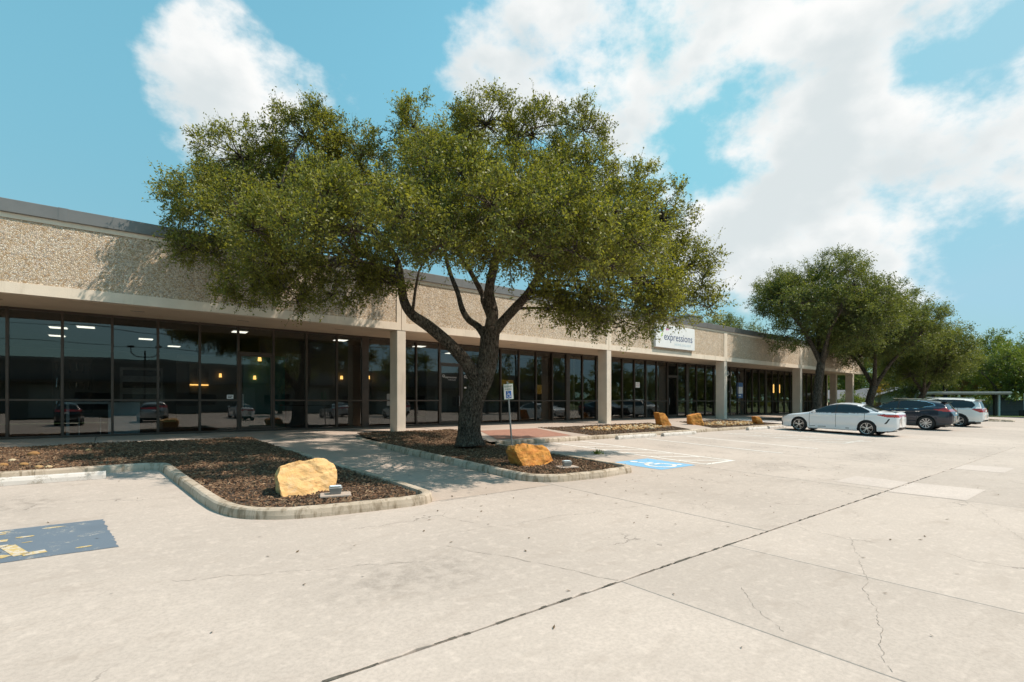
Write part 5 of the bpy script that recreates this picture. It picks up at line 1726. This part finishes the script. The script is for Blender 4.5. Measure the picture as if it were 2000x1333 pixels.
round_tree('shrub', 'green shrub under the carport against the fence', 77.6, 12.6, 2.6, 1.8, 'leaf_bright', 65, 0.0, 10, (0, 0), 0.1, 0.12, 0.07, 5, 10, 8, 0.5, 0.05, 0.05, cat='shrub')
round_tree('shrub', 'low dark hedge plant between the end column and house', 69, 21.5, 3.4, 2.8, 'leaf_bright', 67, 0.0, 12, (0, 0), 0.1, 0.14, 0.08, 4, 10, 8, 0.6, 0.06, 0.0, cat='shrub')

# ------------------------------------------------------------------ boulders
def boulder(name, label, pts, m, seed, rough=0.03, group='sandstone boulders in the beds'):
    """a quarried block: hull of corner points, then weathered"""
    bm = bmesh.new()
    for p in pts: bm.verts.new(p)
    h = bmesh.ops.convex_hull(bm, input=bm.verts)
    bmesh.ops.delete(bm, geom=[v for v in h['geom_interior'] if isinstance(v, bmesh.types.BMVert)], context='VERTS')
    bmesh.ops.triangulate(bm, faces=bm.faces)
    for _ in range(4):
        long = [e for e in bm.edges if e.calc_length() > 0.045]
        if not long: break
        bmesh.ops.subdivide_edges(bm, edges=long, cuts=1)
        bmesh.ops.triangulate(bm, faces=[f for f in bm.faces if len(f.verts) > 3])
    for _ in range(2):
        bmesh.ops.smooth_vert(bm, verts=bm.verts, factor=0.4, use_axis_x=True, use_axis_y=True, use_axis_z=True)
    bm.normal_update()
    o = Vector((seed * 3.7, seed * 1.3, seed))
    for v in bm.verts:
        q = v.co * 2.2 + o
        d = mnoise.fractal(q, 0.9, 2.0, 5) * rough * 1.3
        d -= max(0, 0.16 - abs(mnoise.noise(v.co * 3.1 + o))) * rough * 2.2
        v.co += v.normal * d
    me = bpy.data.meshes.new(name)
    bm.to_mesh(me); bm.free()
    c = Vector((0, 0, 0))
    for v in me.vertices: c += v.co
    c /= len(me.vertices)
    c.z = min(v.co.z for v in me.vertices)
    for v in me.vertices: v.co -= c
    put(name, me, m, None, label, 'boulder', group, loc=c)


def facing_block(cx, cy, z0, prof_front, depth, yaw, back=0.9, lean=0.4):
    """front outline (u, h) in a plane turned by yaw; given depth behind it"""
    c, s = math.cos(yaw), math.sin(yaw)
    out = []
    for u, h in prof_front:
        out.append((cx + u * c - s * lean * h, cy + u * s + c * lean * h, z0 + h))
    for u, h in prof_front:
        out.append((cx + u * c * back - s * (depth + 0.2 * h), cy + u * s * back + c * (depth + 0.2 * h), z0 + h * back))
    return out


YW = R(-38.35)
boulder('boulder', 'pale golden sandstone boulder lying in the left mulch bed', facing_block(2.38, 7.98, zbed(2.3, 7.9) - 0.09, [(-0.36, 0.0), (-0.42, 0.16), (-0.45, 0.42), (-0.38, 0.55), (-0.08, 0.63), (0.12, 0.585), (0.30, 0.60), (0.44, 0.53), (0.47, 0.30), (0.44, 0.14), (0.30, 0.06)], 0.50, R(2)), 'rock_gold', 3, 0.042)
boulder('boulder', 'rusty orange sandstone boulder beside the oak trunk', facing_block(7.28, 8.30, zbed(7.3, 8.4) - 0.09, [(-0.30, 0.0), (-0.44, 0.30), (-0.50, 0.48), (-0.40, 0.57), (0.00, 0.55), (0.10, 0.50), (0.34, 0.52), (0.46, 0.38), (0.52, 0.17), (0.10, 0.06)], 0.55, R(-4)), 'rock_rust', 5, 0.045)
zb_ = zbed(21.0, 14.6) - 0.06
boulder('boulder', 'thin leaning orange slab of sandstone by the crossing walkway', [(20.75, 14.55, zb_), (21.35, 14.40, zb_), (21.30, 14.75, zb_), (20.80, 14.95, zb_), (20.50, 14.60, zb_ + 0.74), (20.92, 14.5, zb_ + 0.70), (20.95, 14.8, zb_ + 0.70), (20.55, 14.95, zb_ + 0.76)], 'rock_rust', 7, 0.02)
zb_ = zbed(23.1, 14.2) - 0.06
boulder('boulder', 'upright orange boulder in front of the third column', [(22.9, 14.2, zb_), (23.5, 14.0, zb_), (23.5, 14.5, zb_), (22.95, 14.6, zb_), (22.65, 14.3, zb_ + 0.55), (22.85, 14.25, zb_ + 0.62), (23.3, 14.1, zb_ + 0.68), (23.48, 14.1, zb_ + 0.40), (23.3, 14.5, zb_ + 0.66), (22.8, 14.6, zb_ + 0.6)], 'rock_rust', 9, 0.03)
zb_ = zbed(27.8, 12.9) - 0.04
boulder('boulder', 'small leaning orange boulder at the nose of the white sedan', [(27.75, 13.3, zb_), (28.2, 13.1, zb_), (28.2, 13.5, zb_), (27.8, 13.6, zb_), (27.45, 13.35, zb_ + 0.48), (27.75, 13.25, zb_ + 0.50), (27.75, 13.55, zb_ + 0.48), (27.5, 13.6, zb_ + 0.5)], 'rock_rust', 11, 0.02)
# ground floodlights
for (x, y, yaw, l) in ((2.62, 7.58, R(-18), 'small grey floodlight box on a pad by the golden boulder'), (7.66, 7.78, R(-22), 'small grey floodlight box on a pad by the rusty boulder')):
    z = zbed(x, y) + 0.008
    c = root('floodlight', (x, y, z), l, 'floodlight', 'ground floodlights')
    def turned(me):
        mt = Matrix.Translation((x, y, z)) @ Matrix.Rotation(yaw, 4, 'Z')
        me.transform(mt)
        return me
    put('pad', turned(box_mesh('pad', -0.22, 0.22, -0.15, 0.15, 0.0, 0.035, 0.008)), 'walk', c)
    bx = MB().add([(-.075, -.06, .037), (.075, -.06, .037), (.075, .06, .037), (-.075, .06, .037), (-.095, -.085, .135), (.095, -.085, .135), (.095, .07, .15), (-.095, .07, .15)],
                  [(0, 3, 2, 1), (4, 5, 6, 7), (0, 1, 5, 4), (1, 2, 6, 5), (2, 3, 7, 6), (3, 0, 4, 7)])
    put('housing', turned(bevel_mesh(bx.mesh('housing'), 0.006)), plain('floodlight_grey', (0.27, 0.27, 0.26), 0.6), c)
    put('lens', turned(MB().box(-.075, .075, -.062, .05, .152, .156).mesh('lens')), 'pale_blue', c)

# ------------------------------------------------------------------ wheel stops
def wheel_stop(x0, x1, y, label):
    z = zlot(y)
    pr = [(-0.085, 0.0), (-0.080, 0.07), (-0.055, 0.118), (-0.02, 0.132), (0.02, 0.132), (0.055, 0.118), (0.080, 0.07), (0.085, 0.0)]
    n = 14
    vs, fs = [], []
    for i in range(n + 1):
        x = x0 + (x1 - x0) * i / n
        for k, (dy, dz) in enumerate(pr):
            j = mnoise.noise(Vector((x * 4, y + k, k * 2.0))) * 0.005
            vs.append((x, y + dy + j, z + dz + (j if dz > 0 else 0.0)))
    m = len(pr)
    for i in range(n):
        for k in range(m - 1):
            a = i * m + k
            fs.append((a, a + 1, a + m + 1, a + m))
    fs += [tuple(range(m)), tuple(range(n * m, n * m + m))]
    put('wheel_stop', mesh('wheel_stop', vs, fs), 'stop', None, label, 'wheel stop', 'concrete wheel stops')
wheel_stop(-2.2, -0.10, 11.78, 'white concrete wheel stop at the left kerb above the faded blue stall')
wheel_stop(14.45, 16.75, 12.08, 'white concrete wheel stop right of the hatched aisle')
wheel_stop(17.15, 19.45, 12.02, 'white concrete wheel stop next to the crossing walkway')
wheel_stop(24.0, 25.9, 12.03, 'white concrete wheel stop just left of the sedan')
wheel_stop(26.2, 28.1, 12.05, 'white concrete wheel stop under the nose of the sedan')

# ------------------------------------------------------------------ accessible parking sign
z = zbed(9.0, 11.6)
sg = root('parking_sign', (9.22, 11.66, 0.40), 'reserved parking sign on a leaning steel post behind the rusty boulder', 'sign')
lean = Vector((-0.07, 0.03, 1.0)).normalized()
bs = Vector((9.22, 11.66, 0.36))
put('post', MB().tube([bs, bs + lean * 1.86], 0.027, 8).mesh('post'), 'steel', sg)
sm = Matrix.Translation(bs + lean * 1.56) @ Matrix.Rotation(R(-4), 4, 'Y') @ Matrix.Rotation(R(-14), 4, 'Z')
def on_sign(me):
    me.transform(sm)
    return me
put('sign_plate', on_sign(box_mesh('sign_plate', -0.155, 0.155, -0.036, -0.030, -0.23, 0.23, 0.002)), plain('sign_green', (0.10, 0.34, 0.20), 0.5), sg)
put('sign_face', on_sign(box_mesh('sign_face', -0.145, 0.145, -0.0395, -0.0365, -0.22, 0.22)), 'white', sg)
put('lettering', on_sign(place_text('RESERVED', 0.075, -0.125, -0.0415, 0.125, 0.25, 0.0005)), plain('sign_green_ink', (0.02, 0.16, 0.08), 0.6), sg)
put('lettering', on_sign(place_text('PARKING', 0.065, -0.105, -0.0415, 0.05, 0.21, 0.0005)), plain('sign_green_ink2', (0.02, 0.16, 0.08), 0.6), sg)
put('symbol_field', on_sign(box_mesh('symbol_field', -0.085, 0.085, -0.042, -0.0400, -0.19, 0.02)), plain('sign_blue', (0.02, 0.13, 0.48), 0.5), sg)
sy = MB()
for poly in wheelchair(0, -0.085, 0.19):
    sy.prism(poly, -0.0440, -0.0425)
put('access_symbol', on_sign(sy.mesh('access_symbol')), 'white', sg)
for zz in (0.20, -0.20):
    put('bolt', on_sign(MB().box(-0.012, 0.012, -0.047, -0.0415, zz - 0.008, zz + 0.008).mesh('bolt')), 'steel', sg)

# a weed in a crack
wd = root('weed', (10.6, 9.55, zlot(9.55)), 'small green weed growing from the concrete by the hatched aisle', 'weed')
gw = np.random.default_rng(3)
n = 60
tb = np.array([10.6, 9.55, zlot(9.55)]) + gw.normal(0, 0.05, (n, 3)) * np.array([1, 1, 0])
td = unit(gw.normal(0, 0.6, (n, 3)) + np.array([0, 0, 0.9]))
td[:, 2] = np.abs(td[:, 2])
put('foliage', quads_mesh('foliage', spray_leaves(tb, td, gw.uniform(0.04, 0.16, n), 5, 0.045, 0.02, gw), gw.random(n * 5)), 'leaf_bright', wd)

# ------------------------------------------------------------------ far end: house, carport, fence, poles
def house(x, y, yaw):
    c = root('house', (x, y, 0.03), 'grey gabled house with shingle roof beyond the parked cars', 'house')
    mt = Matrix.Translation((x, y, 0.03)) @ Matrix.Rotation(yaw, 4, 'Z')
    def p(nm, mb, m):
        me = mb.mesh(nm); me.transform(mt); return put(nm, me, m, c)
    p('brick_wall', MB().box(-9, 5, 0, 8, 0, 1.5), 'house_brick')
    p('gable_wall', MB().prism([(-4.2, 1.5), (5.0, 1.5), (5.0, 2.2), (0.8, 3.5), (-4.2, 2.2)], 0.02, 7.9), 'siding')
    rf = MB()
    rf.add([(-4.9, -0.5, 2.05), (0.8, -0.5, 3.66), (0.8, 8.4, 3.66), (-4.9, 8.4, 2.05), (-4.9, -0.5, 1.95), (0.8, -0.5, 3.55), (0.8, 8.4, 3.55), (-4.9, 8.4, 1.95)], [(0, 1, 2, 3), (7, 6, 5, 4), (0, 4, 5, 1), (1, 5, 6, 2), (2, 6, 7, 3), (3, 7, 4, 0)])
    p('roof', rf, 'shingle')
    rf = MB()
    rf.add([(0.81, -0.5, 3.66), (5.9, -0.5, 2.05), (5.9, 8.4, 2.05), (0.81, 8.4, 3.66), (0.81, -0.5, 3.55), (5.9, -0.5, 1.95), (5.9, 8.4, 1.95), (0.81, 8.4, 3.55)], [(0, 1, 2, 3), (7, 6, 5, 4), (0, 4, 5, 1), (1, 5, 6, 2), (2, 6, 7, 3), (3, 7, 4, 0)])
    p('roof', rf, plain('sunlit_shingle', (0.42, 0.42, 0.41), 0.9))  # slope towards the sun: same shingle painted paler, as if lit
    p('side_roof', MB().add([(-10, -0.6, 1.9), (-4.3, -0.6, 1.9), (-4.3, 4, 3.3), (-10, 4, 3.3), (-10, 8.6, 1.9), (-4.3, 8.6, 1.9)], [(0, 1, 2, 3), (3, 2, 5, 4), (0, 3, 4), (1, 5, 2)]), 'shingle')
    p('eave_trim', MB().box(-10, -4.92, -0.66, -0.61, 1.70, 1.92), plain('cream_trim', (0.62, 0.55, 0.45), 0.7))
    for wx in (-8, -6.2, -2.5, 2.5):
        w = p('window', MB().box(wx, wx + 1.0, -0.05, 0.0, 0.6, 1.45), 'white')
        p('pane', MB().box(wx + 0.08, wx + 0.92, -0.07, -0.052, 0.68, 1.38), 'car_glass').parent = w
        w.children[0].matrix_parent_inverse = Matrix.Identity(4)
        w.children[0].matrix_parent_inverse = w.matrix_parent_inverse.inverted() @ w.matrix_parent_inverse
    return c


house(85.5, 21.5, YW)
c = root('carport', (73.2, 12.3, 0.05), 'long flat-roofed carport with a dark post beyond the white car', 'carport')
mt = Matrix.Translation((73.2, 12.3, 0.05)) @ Matrix.Rotation(YW, 4, 'Z')
def cp(nm, mb, m, bev=0.0):
    me = mb.mesh(nm)
    if bev: bevel_mesh(me, bev, 2)
    me.transform(mt)
    return put(nm, me, m, c)
cp('roof', MB().box(-4.2, 3.4, -1.6, 1.6, 2.36, 2.66), plain('carport_metal', (0.50, 0.47, 0.43), 0.5, metal=0.3), 0.12)
for x in (-3.8, 2.95):
    cp('post', MB().box(x - 0.12, x + 0.12, -0.1, 0.1, 0.0, 2.37), 'wood_dark')
cp('downspout', MB().box(3.15, 3.35, -0.2, -0.08, 0.0, 2.3), plain('pale_downspout', (0.45, 0.52, 0.54), 0.6))
# fence: each board a piece
fa, fb = Vector((73.0, 17.2)), Vector((97.0, -1.8))
fn = root('wooden_fence', (fa.x, fa.y, 0.03), 'weathered dark board fence along the back of the lawn', 'fence')
fd = (fb - fa).normalized()
ln_ = (fb - fa).length
fmt = Matrix.Translation((fa.x, fa.y, 0.03)) @ Matrix.Rotation(math.atan2(fd.y, fd.x), 4, 'Z')
me0 = None
nb_ = int(ln_ / 0.16)
boards = []
for v in range(4):
    boards.append(MB().box(0, 0.148, -0.012, 0.012, 0.0, 1.74 + 0.03 * v).mesh('board'))
    boards[-1].materials.append(M['fence'])
for i in range(nb_):
    o = bpy.data.objects.new('board', boards[rng.randrange(4)])
    COL.objects.link(o)
    o.parent = fn
    o.location = (fd.x * 0.16 * i, fd.y * 0.16 * i, 0)
    o.rotation_euler = (0, rng.uniform(-0.01, 0.01), math.atan2(fd.y, fd.x))
for zz in (0.35, 1.35):
    me = MB().box(0, ln_, 0.014, 0.06, zz, zz + 0.09).mesh('fence_rail'); me.transform(fmt)
    put('fence_rail', me, 'fence', fn)
put('utility_pole', MB().tube([(80.2, 15.6, -0.1), (80.2, 15.6, 4.2), (80.2, 15.6, 7.4)], [0.26, 0.22, 0.18], 12).box(79.2, 81.2, 15.5, 15.7, 6.9, 7.05).mesh('utility_pole'), 'wood_dark', None, 'dark wooden utility pole rising behind the carport', 'pole')
c = root('basketball_post', (79.4, 8.6, 0.03), 'thin white post on a black base standing on the lawn', 'post')
put('post', MB().tube([(79.4, 8.6, 0.5), (79.4, 8.6, 2.55)], 0.07, 10).mesh('post'), 'white', c)
put('base', box_mesh('base', 78.95, 79.85, 8.2, 9.0, 0.03, 0.72, 0.06), 'black', c)

# ------------------------------------------------------------------ across the lot: what the dark glass mirrors
wh = root('warehouse', (10, -40, 0), 'long grey warehouse across the lot, mirrored in the storefront glass', 'building')
put('wall', MB().box(-60, 80, -52, -40, -0.05, 6.6).mesh('wall'), 'warehouse', wh)
put('parapet', MB().box(-60.1, 80.1, -52.1, -39.9, 6.6, 6.95).mesh('parapet'), 'coping', wh)
for i in range(12):
    x = -50 + i * 10.5
    d = put('loading_door', box_mesh('loading_door', x, x + 3.4, -39.98, -39.93, 0.0, 3.6), plain('roller_door', (0.30, 0.30, 0.29), 0.7), wh)
    w = put('window', box_mesh('window', x + 4.6, x + 8.4, -39.98, -39.95, 0.9, 2.6), 'car_glass', wh)
put('canopy', MB().box(-55, 75, -39.9, -38.4, 3.9, 4.15).mesh('canopy'), 'bronze', wh)
lp = root('lamp_post', (3.0, -24.5, 0), 'dark twin-headed lamp post mirrored in the third pane', 'lamp post')
put('pole', MB().tube([(3, -24.5, 0), (3, -24.5, 6.9)], [0.11, 0.07], 10).mesh('pole'), 'wood_dark', lp)
for s in (-1, 1):
    put('arm', MB().tube([(3, -24.5, 6.2), (3 + 0.7 * s, -24.5, 6.25), (3 + 1.1 * s, -24.5, 6.6), (3 + 1.15 * s, -24.5, 7.2)], 0.05, 8).mesh('arm'), 'wood_dark', lp)
    put('lamp_head', box_mesh('lamp_head', 3 + 1.15 * s - 0.28, 3 + 1.15 * s + 0.28, -24.75, -24.25, 7.2, 7.42, 0.03), 'wood_dark', lp)
for (zz, l) in ((10.4, 'upper power line mirrored in the left panes'), (8.6, 'lower power line mirrored in the left panes')):
    pts = [(x, -30, zz - 0.9 * (1 - ((x - 10) / 45) ** 2)) for x in range(-35, 56, 5)]
    put('power_line', MB().tube(pts, 0.03, 5).mesh('power_line'), 'black', None, l, 'power line', 'power lines')
for x in (-35, 55):
    put('utility_pole', MB().tube([(x, -30, -0.1), (x, -30, 11)], [0.2, 0.14], 10).box(x - 0.1, x + 0.1, -31, -29, 9.9, 10.05).mesh('utility_pole'), 'wood_dark', None,
        'power line pole %s, across the lot' % ('at the near end of the warehouse' if x < 0 else 'at the far end of the warehouse'), 'pole')
for i, nth in enumerate(('first', 'second', 'third', 'fourth', 'fifth', 'sixth', 'seventh')):
    round_tree('tree', nth + ' oak along the row across the lot, mirrored in far panes', 44 + 14 * i, -23 - 2 * (i % 2), 9.5 + (i % 3), 6.2, 'leaf_far', 80 + i, 0.0, 14, (0, 0), 0.28, 0.26, 0.15, 1.5, 10, 8, 1.0, 0.25, 0.1, 'row of oaks across the lot')
round_tree('tree', 'oak across the lot mirrored in the panes right of the column', 16, -24, 9.0, 4.8, 'leaf_far', 71, 0.0, 16, (0, 0), 0.28, 0.2, 0.11, 2.0, 11, 8, 0.9, 0.25, 0.25, 'oaks across the lot')
round_tree('tree', 'oak across the lot mirrored under the shop sign', 30, -22, 9.5, 5.2, 'leaf_far', 73, 0.0, 16, (0, 0), 0.28, 0.2, 0.11, 2.0, 11, 8, 0.9, 0.25, 0.25, 'oaks across the lot')

# far wood closing the horizon: one mass
gt = np.random.default_rng(77)
C = []
for i in range(150):
    a = R(-40 + 110 * i / 150)
    d = gt.uniform(135, 175)
    x, y = d * math.cos(a), d * math.sin(a)
    h = gt.uniform(6.5, 10.5)
    for _ in range(26):
        v = unit(gt.normal(0, 1, 3))
        C.append((x + v[0] * 4.5, y + v[1] * 4.5, 0.5 + h * 0.5 + v[2] * h * 0.5))
C = np.array(C)
V = spray_leaves(np.repeat(C, 5, axis=0), unit(gt.normal(0, 1, (len(C) * 5, 3))), gt.uniform(0.8, 1.9, len(C) * 5), 4, 0.85, 0.5, gt)
put('treeline', quads_mesh('treeline', V, np.clip(gt.normal(0.4, 0.25, len(V)), 0, 1)), 'leaf_far', None, 'far dark green wood along the horizon', 'wood', kind='stuff')
